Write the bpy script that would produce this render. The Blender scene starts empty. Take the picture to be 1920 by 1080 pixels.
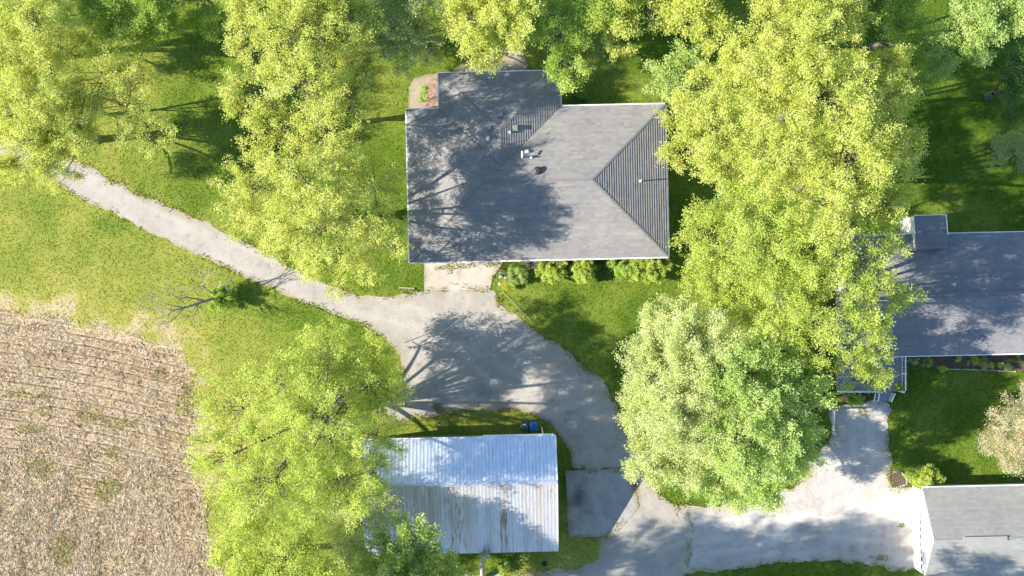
import bpy, math, random
import numpy as np
from mathutils import Vector
from mathutils.geometry import tessellate_polygon

C = bpy.context.scene.collection
scn = bpy.context.scene
# ------------------------------------------------------------------ camera, sky, sun, exposure
H, S = 100.0, 0.045                      # flying height, metres per photograph pixel on the ground
cam = bpy.data.objects.new('camera', bpy.data.cameras.new('camera')); C.objects.link(cam)
cam.location = (0, 0, H); cam.rotation_euler = (0, 0, 0)
cam.data.sensor_width = 36; cam.data.lens = 36 * H / (1920 * S)
cam.data.clip_start = 1; cam.data.clip_end = 3000
scn.camera = cam
SUN_EL, SHADOW_AZ = math.radians(31), math.radians(6.5)   # shadows run to +x, a little to +y
w = bpy.data.worlds.new('World'); scn.world = w; w.use_nodes = True
nt = w.node_tree
sky = nt.nodes.new('ShaderNodeTexSky'); sky.sky_type = 'NISHITA'; sky.sun_disc = False
sky.sun_elevation = SUN_EL
sky.sun_rotation = math.radians(270) - SHADOW_AZ
sky.air_density = 1.0; sky.dust_density = 0.2; sky.ozone_density = 3.0
nt.nodes['Background'].inputs['Strength'].default_value = 0.12
nt.links.new(sky.outputs[0], nt.nodes['Background'].inputs[0])
sd = bpy.data.lights.new('sun', 'SUN'); sd.energy = 5.0; sd.angle = math.radians(0.55); sd.color = (1.0, 0.92, 0.80)
sun = bpy.data.objects.new('sun', sd); C.objects.link(sun)
ld = Vector((math.cos(SUN_EL) * math.cos(SHADOW_AZ), math.cos(SUN_EL) * math.sin(SHADOW_AZ), -math.sin(SUN_EL)))
sun.rotation_euler = ld.to_track_quat('-Z', 'Y').to_euler(); sun.location = (-60, 0, 60)
scn.view_settings.view_transform = 'Standard'; scn.view_settings.look = 'None'
scn.view_settings.exposure = 1.36; scn.view_settings.gamma = 1
scn.view_settings.use_curve_mapping = False
scn.cycles.max_bounces = 9; scn.cycles.diffuse_bounces = 6; scn.cycles.transmission_bounces = 6; scn.cycles.glossy_bounces = 2

def P(px, py, h=0.0):
    k = (H - h) / H
    return ((px - 960) * S * k, (540 - py) * S * k, h)
rng = np.random.default_rng(7)

# ------------------------------------------------------------------ numpy noise
def vnoise(x, y, seed=0):
    x = np.asarray(x, float); y = np.asarray(y, float)
    xi = np.floor(x).astype(np.int64); yi = np.floor(y).astype(np.int64)
    fx = x - xi; fy = y - yi; fx = fx * fx * (3 - 2 * fx); fy = fy * fy * (3 - 2 * fy)
    def h(a, b):
        n = (a * 374761393 + b * 668265263 + seed * 974634777) & 0xffffffff
        n = ((n ^ (n >> 13)) * 1274126177) & 0xffffffff
        return ((n ^ (n >> 16)) & 0xffff) / 65535.0
    return (h(xi, yi) * (1 - fx) + h(xi + 1, yi) * fx) * (1 - fy) + (h(xi, yi + 1) * (1 - fx) + h(xi + 1, yi + 1) * fx) * fy
def fbm(x, y, sc, seed=0, o=4):
    a = 0; t = 0; amp = 1
    for i in range(o):
        a = a + amp * vnoise(x / sc + 11.3 * i, y / sc - 7.1 * i, seed + i); t += amp; amp *= .55; sc *= .5
    return a / t

# ------------------------------------------------------------------ mesh helpers
def mesh_np(name, V, F, mat, parent=None, attrs=None, smooth=False, uv=None):
    """V (n,3); F: list of int arrays, each (m,k)."""
    me = bpy.data.meshes.new(name)
    V = np.asarray(V, np.float32)
    F = [np.asarray(f, np.int32) for f in (F if isinstance(F, list) else [F])]
    F = [f for f in F if len(f)]
    me.vertices.add(len(V)); me.vertices.foreach_set('co', V.ravel())
    loops = np.concatenate([f.ravel() for f in F])
    cnt = np.concatenate([np.full(len(f), f.shape[1], np.int32) for f in F])
    me.loops.add(len(loops)); me.loops.foreach_set('vertex_index', loops)
    st = np.concatenate([[0], np.cumsum(cnt)[:-1]]).astype(np.int32)
    me.polygons.add(len(cnt)); me.polygons.foreach_set('loop_start', st)
    if smooth: me.polygons.foreach_set('use_smooth', np.ones(len(cnt), bool))
    me.update(calc_edges=True)
    for k, (dom, arr) in (attrs or {}).items():
        a = me.attributes.new(k, 'FLOAT', dom); a.data.foreach_set('value', np.asarray(arr, np.float32))
    if uv is not None:
        u = me.uv_layers.new(name='UVMap'); u.data.foreach_set('uv', np.asarray(uv, np.float32).ravel())
    me.materials.append(mat)
    o = bpy.data.objects.new(name, me); C.objects.link(o)
    if parent: o.parent = parent
    return o

class MB:
    def __init__(s): s.v = []; s.f = []; s.t = []
    def face(s, pts, t=.5):
        b = len(s.v); s.v += [tuple(p) for p in pts]; s.f.append(tuple(range(b, b + len(pts)))); s.t.append(t)
    def box(s, c, d, rz=0, t=.5, bev=0):
        cx, cy, cz = c; dx, dy, dz = d[0] / 2, d[1] / 2, d[2] / 2
        ca, sa = math.cos(rz), math.sin(rz); b = len(s.v)
        for z in (-dz, dz):
            for x, y in ((-dx, -dy), (dx, -dy), (dx, dy), (-dx, dy)):
                s.v.append((cx + x * ca - y * sa, cy + x * sa + y * ca, cz + z))
        for f in ((0, 3, 2, 1), (4, 5, 6, 7), (0, 1, 5, 4), (1, 2, 6, 5), (2, 3, 7, 6), (3, 0, 4, 7)):
            s.f.append(tuple(b + i for i in f)); s.t.append(t)
    def prism(s, poly, z0, z1, t=.5):
        n = len(poly); b = len(s.v)
        s.v += [(x, y, z0) for x, y in poly] + [(x, y, z1) for x, y in poly]
        s.f.append(tuple(b + i for i in range(n - 1, -1, -1))); s.f.append(tuple(b + n + i for i in range(n)))
        s.t += [t, t]
        for i in range(n):
            j = (i + 1) % n; s.f.append((b + i, b + j, b + n + j, b + n + i)); s.t.append(t)
    def bar(s, p0, p1, w_, h_, t=.5):
        """rectangular bar between two points"""
        p0 = Vector(p0); p1 = Vector(p1); d = (p1 - p0).normalized()
        up = Vector((0, 0, 1)) if abs(d.z) < .95 else Vector((1, 0, 0))
        a = d.cross(up).normalized() * w_ / 2; c = a.cross(d).normalized() * h_ / 2; b = len(s.v)
        for p in (p0, p1):
            for q in (-a - c, a - c, a + c, -a + c): s.v.append(tuple(p + q))
        for f in ((0, 1, 2, 3), (7, 6, 5, 4), (0, 4, 5, 1), (1, 5, 6, 2), (2, 6, 7, 3), (3, 7, 4, 0)):
            s.f.append(tuple(b + i for i in f)); s.t.append(t)
    def tube(s, pts, rad, n=8, cap=True, t=.5):
        pts = [Vector(p) for p in pts]
        if not hasattr(rad, '__len__'): rad = [rad] * len(pts)
        b = len(s.v)
        for i, p in enumerate(pts):
            d = (pts[min(i + 1, len(pts) - 1)] - pts[max(i - 1, 0)]).normalized()
            up = Vector((0, 0, 1)) if abs(d.z) < .9 else Vector((1, 0, 0))
            a = d.cross(up).normalized(); c = a.cross(d).normalized()
            for k in range(n):
                an = 2 * math.pi * k / n; s.v.append(tuple(p + (a * math.cos(an) + c * math.sin(an)) * rad[i]))
        for i in range(len(pts) - 1):
            for k in range(n):
                k2 = (k + 1) % n
                s.f.append((b + i * n + k, b + (i + 1) * n + k, b + (i + 1) * n + k2, b + i * n + k2)); s.t.append(t)
        if cap:
            s.f.append(tuple(b + k for k in range(n))); s.f.append(tuple(b + (len(pts) - 1) * n + k for k in range(n - 1, -1, -1)))
            s.t += [t, t]
    def lathe(s, prof, c=(0, 0, 0), n=20, t=.5):
        b = len(s.v)
        for r, z in prof:
            for k in range(n):
                an = 2 * math.pi * k / n; s.v.append((c[0] + r * math.cos(an), c[1] + r * math.sin(an), c[2] + z))
        for i in range(len(prof) - 1):
            for k in range(n):
                k2 = (k + 1) % n; s.f.append((b + i * n + k, b + i * n + k2, b + (i + 1) * n + k2, b + (i + 1) * n + k)); s.t.append(t)
        s.f.append(tuple(b + (len(prof) - 1) * n + k for k in range(n))); s.t.append(t)
    def build(s, name, mat, parent=None, smooth=False, bevel=0):
        me = bpy.data.meshes.new(name); me.from_pydata(s.v, [], s.f); me.update()
        a = me.attributes.new('tint', 'FLOAT', 'FACE'); a.data.foreach_set('value', s.t)
        if smooth: me.polygons.foreach_set('use_smooth', [True] * len(me.polygons))
        me.materials.append(mat)
        o = bpy.data.objects.new(name, me); C.objects.link(o)
        if parent: o.parent = parent
        if bevel:
            m = o.modifiers.new('bevel', 'BEVEL'); m.width = bevel; m.segments = 2
        return o

def tag(o, label=None, cat=None, group=None, kind=None):
    if label: o['label'] = label
    if cat: o['category'] = cat
    if group: o['group'] = group
    if kind: o['kind'] = kind
    return o
def empty(name, loc, rz=0, **k):
    o = bpy.data.objects.new(name, None); C.objects.link(o); o.location = loc; o.rotation_euler = (0, 0, rz)
    o.empty_display_size = .3
    return tag(o, **k)

# ------------------------------------------------------------------ materials
def new_mat(name):
    m = bpy.data.materials.new(name); m.use_nodes = True
    n = m.node_tree; return m, n, n.nodes, n.links, n.nodes['Principled BSDF']
def noise(N, L, coord, scale, detail=4, rough=.55):
    t = N.new('ShaderNodeTexNoise'); t.inputs['Scale'].default_value = scale
    t.inputs['Detail'].default_value = detail; t.inputs['Roughness'].default_value = rough
    L.new(coord, t.inputs['Vector']); return t.outputs['Fac']
def ramp(N, L, fac, stops):
    r = N.new('ShaderNodeValToRGB'); e = r.color_ramp.elements
    while len(e) < len(stops): e.new(.5)
    for i, (p, c) in enumerate(stops): e[i].position = p; e[i].color = (*c, 1)
    L.new(fac, r.inputs[0]); return r.outputs[0]
def mix(N, L, fac, a, b, mode='MIX'):
    m = N.new('ShaderNodeMix'); m.data_type = 'RGBA'; m.blend_type = mode
    if isinstance(fac, (int, float)): m.inputs[0].default_value = fac
    else: L.new(fac, m.inputs[0])
    for s_, v in ((m.inputs[6], a), (m.inputs[7], b)):
        if isinstance(v, tuple): s_.default_value = (*v, 1)
        else: L.new(v, s_)
    return m.outputs[2]
def math_(N, L, op, a, b=0.0, clamp=False):
    m = N.new('ShaderNodeMath'); m.operation = op; m.use_clamp = clamp
    for s_, v in ((m.inputs[0], a), (m.inputs[1], b)):
        if isinstance(v, (int, float)): s_.default_value = v
        else: L.new(v, s_)
    return m.outputs[0]
def attr(N, name):
    a = N.new('ShaderNodeAttribute'); a.attribute_name = name; return a.outputs['Fac']
def coord(N, k='Object'):
    return N.new('ShaderNodeTexCoord').outputs[k]
def bump(N, L, h, strength, dist, bsdf):
    b = N.new('ShaderNodeBump'); b.inputs['Strength'].default_value = strength; b.inputs['Distance'].default_value = dist
    L.new(h, b.inputs['Height']); L.new(b.outputs[0], bsdf.inputs['Normal'])

def plain(name, col, rough=.7, metal=0, var=.25, scale=6, spec=.5):
    m, n, N, L, b = new_mat(name)
    f = noise(N, L, coord(N), scale, 5)
    c = ramp(N, L, f, [(.3, tuple(x * (1 - var) for x in col)), (.7, tuple(min(1, x * (1 + var * .6)) for x in col))])
    L.new(c, b.inputs['Base Color']); b.inputs['Roughness'].default_value = rough; b.inputs['Metallic'].default_value = metal
    b.inputs['Specular IOR Level'].default_value = spec
    return m

def leaf_mat(name, a, b_, trans, tmix=.5, rough=.55):
    """a..b_ colour range by tint; trans = translucent colour"""
    m, n, N, L, b = new_mat(name)
    t = attr(N, 'tint')
    c = ramp(N, L, t, [(0, a), (1, b_)])
    L.new(c, b.inputs['Base Color']); b.inputs['Roughness'].default_value = rough
    b.inputs['Specular IOR Level'].default_value = .3
    tr = N.new('ShaderNodeBsdfTranslucent')
    tc = mix(N, L, .6, c, trans); L.new(tc, tr.inputs['Color'])
    ms = N.new('ShaderNodeMixShader'); ms.inputs[0].default_value = tmix
    L.new(b.outputs[0], ms.inputs[1]); L.new(tr.outputs[0], ms.inputs[2])
    L.new(ms.outputs[0], N['Material Output'].inputs[0])
    return m
M = {}
M['leaf_yellow'] = leaf_mat('leaf_yellow', (.40, .46, .07), (.69, .72, .23), (.76, .81, .15))
M['leaf_lime'] = leaf_mat('leaf_lime', (.33, .43, .065), (.61, .68, .18), (.69, .78, .12))
M['leaf_green'] = leaf_mat('leaf_green', (.26, .38, .055), (.50, .60, .15), (.54, .74, .10))
M['leaf_pale'] = leaf_mat('leaf_pale', (.46, .53, .17), (.70, .75, .38), (.72, .78, .28))
M['leaf_deep'] = leaf_mat('leaf_deep', (.08, .17, .03), (.18, .29, .08), (.18, .34, .05))
M['leaf_fresh'] = leaf_mat('leaf_fresh', (.30, .44, .09), (.60, .68, .27), (.60, .75, .16))
M['leaf_grey'] = leaf_mat('leaf_grey', (.28, .34, .10), (.50, .56, .24), (.48, .58, .16))
M['leaf_blossom'] = leaf_mat('leaf_blossom', (.50, .44, .21), (.73, .67, .41), (.70, .64, .32))
M['leaf_gold'] = leaf_mat('leaf_gold', (.42, .44, .03), (.60, .58, .08), (.6, .6, .05))
M['bark'] = plain('bark', (.13, .11, .085), .9, var=.4, scale=9)
M['bark_grey'] = plain('bark_grey', (.30, .28, .25), .9, var=.35, scale=9)
M['white_paint'] = plain('white_paint', (.80, .80, .78), .5, var=.06, scale=2)
M['cream_siding'] = plain('cream_siding', (.55, .50, .40), .7, var=.12, scale=2)
M['dark_plastic'] = plain('dark_plastic', (.03, .032, .035), .5)
M['vent_metal'] = plain('vent_metal', (.20, .23, .22), .5, .1, var=.2)
M['galv'] = plain('galv', (.62, .66, .70), .35, .6, var=.15, scale=8)
M['glass'] = plain('glass', (.02, .03, .04), .08, 0, spec=1)
M['window_frame'] = plain('window_frame', (.78, .78, .76), .5, var=.05)
M['brick_red'] = plain('brick_red', (.28, .12, .08), .9, var=.3, scale=14)
M['wood_grey'] = plain('wood_grey', (.30, .27, .23), .85, var=.3, scale=8)
M['stone'] = plain('stone', (.45, .42, .36), .9, var=.35, scale=5)
M['stone_pale'] = plain('stone_pale', (.38, .35, .31), .9, var=.2, scale=5)
M['bin_green'] = plain('bin_green', (.045, .085, .065), .45, var=.15)
M['bin_blue'] = plain('bin_blue', (.015, .12, .42), .4, var=.15)
M['rust_iron'] = plain('rust_iron', (.22, .14, .10), .8, var=.4)
M['mulch'] = plain('mulch', (.11, .075, .05), .95, var=.5, scale=14)
M['mulch_red'] = plain('mulch_red', (.30, .20, .155), .95, var=.6, scale=5)
M['straw'] = None

def ground_mat(name, base, dark, light, dirt, sc=1.0, bumpd=.02, edge=None, crack=0.0):
    m, n, N, L, b = new_mat(name)
    co = coord(N)
    big = noise(N, L, co, .25 * sc, 5, .6); mid = noise(N, L, co, 1.3 * sc, 6, .65); fine = noise(N, L, co, 14 * sc, 4, .7)
    c = ramp(N, L, big, [(.30, dark), (.5, base), (.68, light)])
    m2 = ramp(N, L, mid, [(.32, (.80, .80, .80)), (.5, (1, 1, 1)), (.72, (1.0, 1.0, 1.0))])
    c = mix(N, L, 1.0, c, m2, 'MULTIPLY')
    f2 = ramp(N, L, fine, [(.25, (.72, .72, .72)), (.55, (1, 1, 1)), (.8, (1, 1, 1))])
    c = mix(N, L, .8, c, f2, 'MULTIPLY')
    d = noise(N, L, co, .55 * sc, 7, .72)
    df = ramp(N, L, d, [(.60, (0, 0, 0)), (.72, (1, 1, 1))])
    dsep = N.new('ShaderNodeSeparateColor'); L.new(df, dsep.inputs[0])
    c = mix(N, L, math_(N, L, 'MULTIPLY', dsep.outputs[0], .6), c, dirt)
    if edge:
        c = mix(N, L, attr(N, 'edge'), c, edge)
    c = mix(N, L, attr(N, 'track'), c, light)
    c = mix(N, L, attr(N, 'stain'), c, tuple(x * .35 for x in dark))
    cv = N.new('ShaderNodeTexVoronoi'); cv.feature = 'DISTANCE_TO_EDGE'; cv.inputs['Scale'].default_value = .32
    wn = N.new('ShaderNodeTexNoise'); wn.inputs['Scale'].default_value = 1.5; wn.inputs['Detail'].default_value = 5
    va = N.new('ShaderNodeVectorMath'); va.operation = 'ADD'; L.new(co, va.inputs[0]); L.new(wn.outputs['Color'], va.inputs[1]); L.new(co, wn.inputs['Vector']); L.new(va.outputs[0], cv.inputs['Vector'])
    ck = ramp(N, L, cv.outputs['Distance'], [(0, (1, 1, 1)), (.012, (0, 0, 0))]); cs = N.new('ShaderNodeSeparateColor'); L.new(ck, cs.inputs[0])
    c = mix(N, L, math_(N, L, 'MULTIPLY', cs.outputs[0], crack), c, tuple(x * .5 for x in dark))
    L.new(c, b.inputs['Base Color']); b.inputs['Roughness'].default_value = .93; b.inputs['Specular IOR Level'].default_value = .2
    bump(N, L, math_(N, L, 'ADD', fine, mid), .6, bumpd, b)
    return m
M['drive'] = ground_mat('drive', (.355, .33, .295), (.295, .275, .245), (.40, .375, .34), (.22, .185, .15), edge=(.30, .25, .17))
M['gravel_white'] = ground_mat('gravel_white', (.44, .415, .38), (.355, .33, .30), (.52, .495, .46), (.34, .29, .21), edge=(.36, .31, .22), bumpd=.03)
M['concrete'] = ground_mat('concrete', (.44, .39, .33), (.38, .34, .29), (.48, .43, .37), (.33, .28, .22), bumpd=.006, edge=(.27, .23, .15), crack=.35)
M['concrete_old'] = ground_mat('concrete_old', (.345, .33, .31), (.285, .27, .255), (.39, .37, .35), (.24, .205, .17), bumpd=.008, edge=(.26, .20, .14), crack=.5)
M['patio'] = ground_mat('patio', (.34, .28, .21), (.24, .20, .15), (.41, .35, .27), (.28, .23, .15), bumpd=.01, edge=(.22, .2, .1))
M['soil'] = None

def lawn_mat():
    m, n, N, L, b = new_mat('lawn_grass')
    co = coord(N); dry = attr(N, 'dry')
    mid = noise(N, L, co, 1.1, 6, .7); fine = noise(N, L, co, 9, 5, .75)
    x = math_(N, L, 'ADD', dry, math_(N, L, 'MULTIPLY', math_(N, L, 'SUBTRACT', mid, .5), .55))
    x = math_(N, L, 'ADD', x, math_(N, L, 'MULTIPLY', math_(N, L, 'SUBTRACT', fine, .5), .5), True)
    c = ramp(N, L, x, [(0, (.075, .13, .012)), (.3, (.15, .20, .03)), (.55, (.225, .25, .045)), (.78, (.31, .30, .07)), (1, (.42, .35, .20))])
    L.new(c, b.inputs['Base Color']); b.inputs['Roughness'].default_value = .95; b.inputs['Specular IOR Level'].default_value = .1
    bump(N, L, math_(N, L, 'ADD', fine, mid), .8, .05, b)
    return m
M['lawn'] = lawn_mat()
def blade_mat(name, stops, tm=.3):
    m, n, N, L, b = new_mat(name)
    c = ramp(N, L, attr(N, 'tint'), stops)
    L.new(c, b.inputs['Base Color']); b.inputs['Roughness'].default_value = .8; b.inputs['Specular IOR Level'].default_value = .2
    tr = N.new('ShaderNodeBsdfTranslucent'); L.new(c, tr.inputs['Color'])
    ms = N.new('ShaderNodeMixShader'); ms.inputs[0].default_value = tm
    L.new(b.outputs[0], ms.inputs[1]); L.new(tr.outputs[0], ms.inputs[2]); L.new(ms.outputs[0], N['Material Output'].inputs[0])
    return m
M['blade'] = blade_mat('blade', [(0, (.12, .20, .016)), (.3, (.22, .29, .042)), (.55, (.32, .36, .07)), (.78, (.44, .43, .11)), (1, (.58, .50, .30))], .6)
M['residue'] = blade_mat('residue', [(0, (.36, .27, .17)), (.25, (.54, .42, .22)), (.5, (.63, .53, .35)), (.75, (.72, .64, .48)), (1, (.82, .77, .65))], .4)
def soil_mat():
    m, n, N, L, b = new_mat('field_earth')
    co = coord(N); r = attr(N, 'row'); g = attr(N, 'weed')
    mid = noise(N, L, co, 1.5, 6, .7); fine = noise(N, L, co, 12, 5, .8)
    c = ramp(N, L, fine, [(.3, (.36, .28, .18)), (.5, (.50, .415, .29)), (.72, (.64, .57, .43))])
    c2 = ramp(N, L, mid, [(.4, (1, 1, 1)), (.7, (1.0, .82, .60))])
    c = mix(N, L, 1.0, c, c2, 'MULTIPLY')
    c = mix(N, L, math_(N, L, 'MULTIPLY', r, .85), c, (.13, .09, .065))  # row strips darkened: bare soil, with the stubble's shade put into the colour
    c = mix(N, L, math_(N, L, 'MULTIPLY', g, .7), c, (.40, .36, .10))
    L.new(c, b.inputs['Base Color']); b.inputs['Roughness'].default_value = .95; b.inputs['Specular IOR Level'].default_value = .1
    bump(N, L, fine, .8, .05, b)
    return m
M['soil'] = soil_mat()

def shingle_mat(name, c0, c1, c2):
    m, n, N, L, b = new_mat(name)
    co = coord(N); t = attr(N, 'tint')
    c = ramp(N, L, t, [(0, c0), (.5, c1), (1, c2)])
    big = noise(N, L, co, .35, 5, .6); fine = noise(N, L, co, 30, 3, .7)
    c = mix(N, L, 1.0, c, ramp(N, L, big, [(.3, (.86, .86, .88)), (.7, (1.08, 1.06, 1.03))]), 'MULTIPLY')
    c = mix(N, L, .7, c, ramp(N, L, fine, [(.3, (.7, .7, .7)), (.7, (1.15, 1.15, 1.15))]), 'MULTIPLY')
    L.new(c, b.inputs['Base Color']); b.inputs['Roughness'].default_value = .9; b.inputs['Specular IOR Level'].default_value = .25
    bump(N, L, fine, .4, .004, b)
    return m
M['shingle'] = shingle_mat('shingle', (.20, .197, .197), (.245, .24, .232), (.29, .282, .27))
M['shingle_dark'] = shingle_mat('shingle_dark', (.19, .19, .20), (.225, .225, .232), (.26, .258, .262))
M['shingle_pale'] = shingle_mat('shingle_pale', (.25, .25, .235), (.285, .285, .265), (.32, .32, .295))
M['cap'] = shingle_mat('cap', (.165, .165, .167), (.205, .203, .20), (.245, .24, .235))
M['ridge'] = plain('ridge', (.17, .17, .18), .9, var=.2)
M['moss'] = plain('moss', (.14, .13, .05), .95, var=.5, scale=4)

def metal_mat():
    m, n, N, L, b = new_mat('sheet_metal')
    oi = N.new('ShaderNodeObjectInfo'); co = coord(N)
    add = N.new('ShaderNodeVectorMath'); add.operation = 'ADD'
    mul = N.new('ShaderNodeVectorMath'); mul.operation = 'SCALE'; mul.inputs[3].default_value = 43.0
    L.new(oi.outputs['Random'], mul.inputs[0]); L.new(co, add.inputs[0]); L.new(mul.outputs[0], add.inputs[1])
    mp = N.new('ShaderNodeMapping'); mp.inputs['Scale'].default_value = (3.5, .55, 1); L.new(add.outputs[0], mp.inputs['Vector'])
    st = noise(N, L, mp.outputs[0], 1.6, 6, .65)
    c = ramp(N, L, st, [(.3, (.60, .66, .74)), (.6, (.78, .84, .92))])
    rf = noise(N, L, mp.outputs[0], 1.1, 7, .7)
    thr = math_(N, L, 'ADD', rf, math_(N, L, 'MULTIPLY', math_(N, L, 'SUBTRACT', attr(N, 'rust'), .5), .6))
    rr = ramp(N, L, thr, [(.60, (0, 0, 0)), (.70, (1, 1, 1))])
    sp = N.new('ShaderNodeSeparateColor'); L.new(rr, sp.inputs[0])
    c = mix(N, L, math_(N, L, 'MULTIPLY', sp.outputs[0], .75), c, (.30, .17, .11))
    L.new(c, b.inputs['Base Color']); c = mix(N, L, attr(N, 'warm'), c, mix(N, L, 1.0, c, (.66, .55, .46), 'MULTIPLY')); L.new(c, b.inputs['Base Color']); L.new(math_(N, L, 'SUBTRACT', .78, math_(N, L, 'ADD', math_(N, L, 'MULTIPLY', attr(N, 'warm'), .35), math_(N, L, 'MULTIPLY', sp.outputs[0], .4)), True), b.inputs['Metallic'])
    L.new(math_(N, L, 'ADD', math_(N, L, 'MULTIPLY', sp.outputs[0], .35), .42), b.inputs['Roughness'])
    return m
M['sheet'] = metal_mat()

# ------------------------------------------------------------------ outlines on the ground
def smooth_poly(px, step=.5, amp=.12, seed=3, h=0, spline=True):
    pts = np.array([P(x, y, h)[:2] for x, y in px]); n = len(pts); out = []
    for i in range(n):
        p0, p1, p2, p3 = pts[i - 1], pts[i], pts[(i + 1) % n], pts[(i + 2) % n]
        k = max(1, int(np.linalg.norm(p2 - p1) / step))
        for j in range(k):
            t = j / k
            if spline:
                q = .5 * ((2 * p1) + (-p0 + p2) * t + (2 * p0 - 5 * p1 + 4 * p2 - p3) * t * t + (-p0 + 3 * p1 - 3 * p2 + p3) * t ** 3)
            else: q = p1 + (p2 - p1) * t
            out.append(q)
    out = np.array(out)
    if amp:
        out[:, 0] += (fbm(out[:, 0], out[:, 1], .9, seed) - .5) * 2 * amp * 2
        out[:, 1] += (fbm(out[:, 0] + 40, out[:, 1], .9, seed + 9) - .5) * 2 * amp * 2
    return out
def in_poly(x, y, poly):
    ins = np.zeros(x.shape, bool); n = len(poly)
    for i in range(n):
        x1, y1 = poly[i]; x2, y2 = poly[(i + 1) % n]
        if y1 == y2: continue
        c = ((y1 > y) != (y2 > y)) & (x < (x2 - x1) * (y - y1) / (y2 - y1) + x1); ins ^= c
    return ins
def dist_poly(x, y, poly):
    d = np.full(x.shape, 1e9); n = len(poly)
    for i in range(n):
        ax, ay = poly[i]; bx, by = poly[(i + 1) % n]; vx, vy = bx - ax, by - ay; l = vx * vx + vy * vy + 1e-9
        t = np.clip(((x - ax) * vx + (y - ay) * vy) / l, 0, 1)
        d = np.minimum(d, np.hypot(x - ax - t * vx, y - ay - t * vy))
    return d
TRACKS = [[(-60, 230), (80, 305), (290, 415), (470, 490), (620, 560), (760, 590), (900, 640), (1010, 720), (1090, 830), (1110, 900)], [(1110, 860), (1140, 960), (1220, 1030), (1400, 1010), (1560, 970), (1620, 860), (1610, 770)],
          [(1230, 1010), (1400, 985), (1560, 990), (1700, 1000)], [(860, 560), (850, 620), (930, 700), (1060, 780)]]
STAINS = [(1082, 935, 20, 26, .8), (1088, 900, 14, 10, .4), (1075, 985, 10, 12, .3), (1100, 960, 10, 14, .3), (848, 620, 16, 9, .6), (907, 602, 12, 7, .5), (895, 680, 10, 5, .5), (910, 655, 9, 5, .45), (1005, 755, 16, 6, .5), (968, 712, 9, 5, .4), (1062, 775, 22, 7, .35),
          (1150, 1010, 14, 30, .35), (500, 500, 14, 8, .25), (322, 418, 7, 5, .4), (1095, 815, 16, 12, .35), (1140, 845, 6, 5, .5), (860, 510, 6, 9, .4), (1690, 990, 12, 8, .3), (1600, 1030, 40, 10, .2)]
def surface_wear(x, y):
    px = x / S + 960; py = 540 - y / S; st = np.zeros(x.shape); tr = np.zeros(x.shape)
    for cx, cy, rx, ry, a in STAINS: st += a * np.exp(-((px - cx) / rx) ** 2 - ((py - cy) / ry) ** 2)
    st *= np.clip(fbm(x, y, .7, 33) * 3 - .8, 0, 1.4)
    for tk in TRACKS:
        pl = np.array([P(a, b)[:2] for a, b in tk]); d = np.full(x.shape, 1e9)
        for i in range(len(pl) - 1):
            ax, ay = pl[i]; vx, vy = pl[i + 1] - pl[i]; t = np.clip(((x - ax) * vx + (y - ay) * vy) / (vx * vx + vy * vy), 0, 1); d = np.minimum(d, np.hypot(x - ax - t * vx, y - ay - t * vy))
        tr = np.maximum(tr, np.exp(-((d - .8) / .28) ** 2) * np.clip(fbm(x, y, 1.6, 44) * 2.2 - .5, 0, 1))
    return np.clip(st, 0, 1), tr * .75
def sheet(name, poly, z, mat, kind='structure', cell=.3, parent=None, edge_w=.8, thick=0):
    """flat ground surface with an 'edge' attribute that is 1 along its worn rim: grid cells inside, cut at the outline"""
    import bmesh
    bm = bmesh.new()
    vs = [bm.verts.new((x, y, z)) for x, y in poly]
    tess = tessellate_polygon([[Vector((x, y, 0)) for x, y in poly]])
    for t in tess:
        try: bm.faces.new([vs[i] for i in t])
        except ValueError: pass
    x0, y0 = poly.min(0); x1, y1 = poly.max(0)
    c = max(cell, (x1 - x0) / 230)
    for ax, a, b_ in ((0, x0, x1), (1, y0, y1)):
        k = a + c
        while k < b_:
            co = (k, 0, 0) if ax == 0 else (0, k, 0); no = (1, 0, 0) if ax == 0 else (0, 1, 0)
            bmesh.ops.bisect_plane(bm, geom=bm.verts[:] + bm.edges[:] + bm.faces[:], plane_co=co, plane_no=no)
            k += c
    bmesh.ops.recalc_face_normals(bm, faces=bm.faces)
    me = bpy.data.meshes.new(name); bm.to_mesh(me); bm.free()
    V = np.empty(len(me.vertices) * 3); me.vertices.foreach_get('co', V); V = V.reshape(-1, 3)
    nz = np.array([p.normal.z for p in me.polygons[:50]])
    if nz.mean() < 0: me.flip_normals()
    d = dist_poly(V[:, 0], V[:, 1], poly)
    e = np.clip(1 - d / edge_w, 0, 1) * np.clip(fbm(V[:, 0], V[:, 1], 1.2, 21) * 2.6 - .6, 0, 1)
    a = me.attributes.new('edge', 'FLOAT', 'POINT'); a.data.foreach_set('value', e.astype(np.float32))
    if not parent:
        st, tr = surface_wear(V[:, 0], V[:, 1])
        a = me.attributes.new('stain', 'FLOAT', 'POINT'); a.data.foreach_set('value', st.astype(np.float32))
        a = me.attributes.new('track', 'FLOAT', 'POINT'); a.data.foreach_set('value', tr.astype(np.float32))
    me.materials.append(mat)
    o = bpy.data.objects.new(name, me); C.objects.link(o)
    if kind: o['kind'] = kind
    if parent: o.parent = parent
    return o

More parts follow.
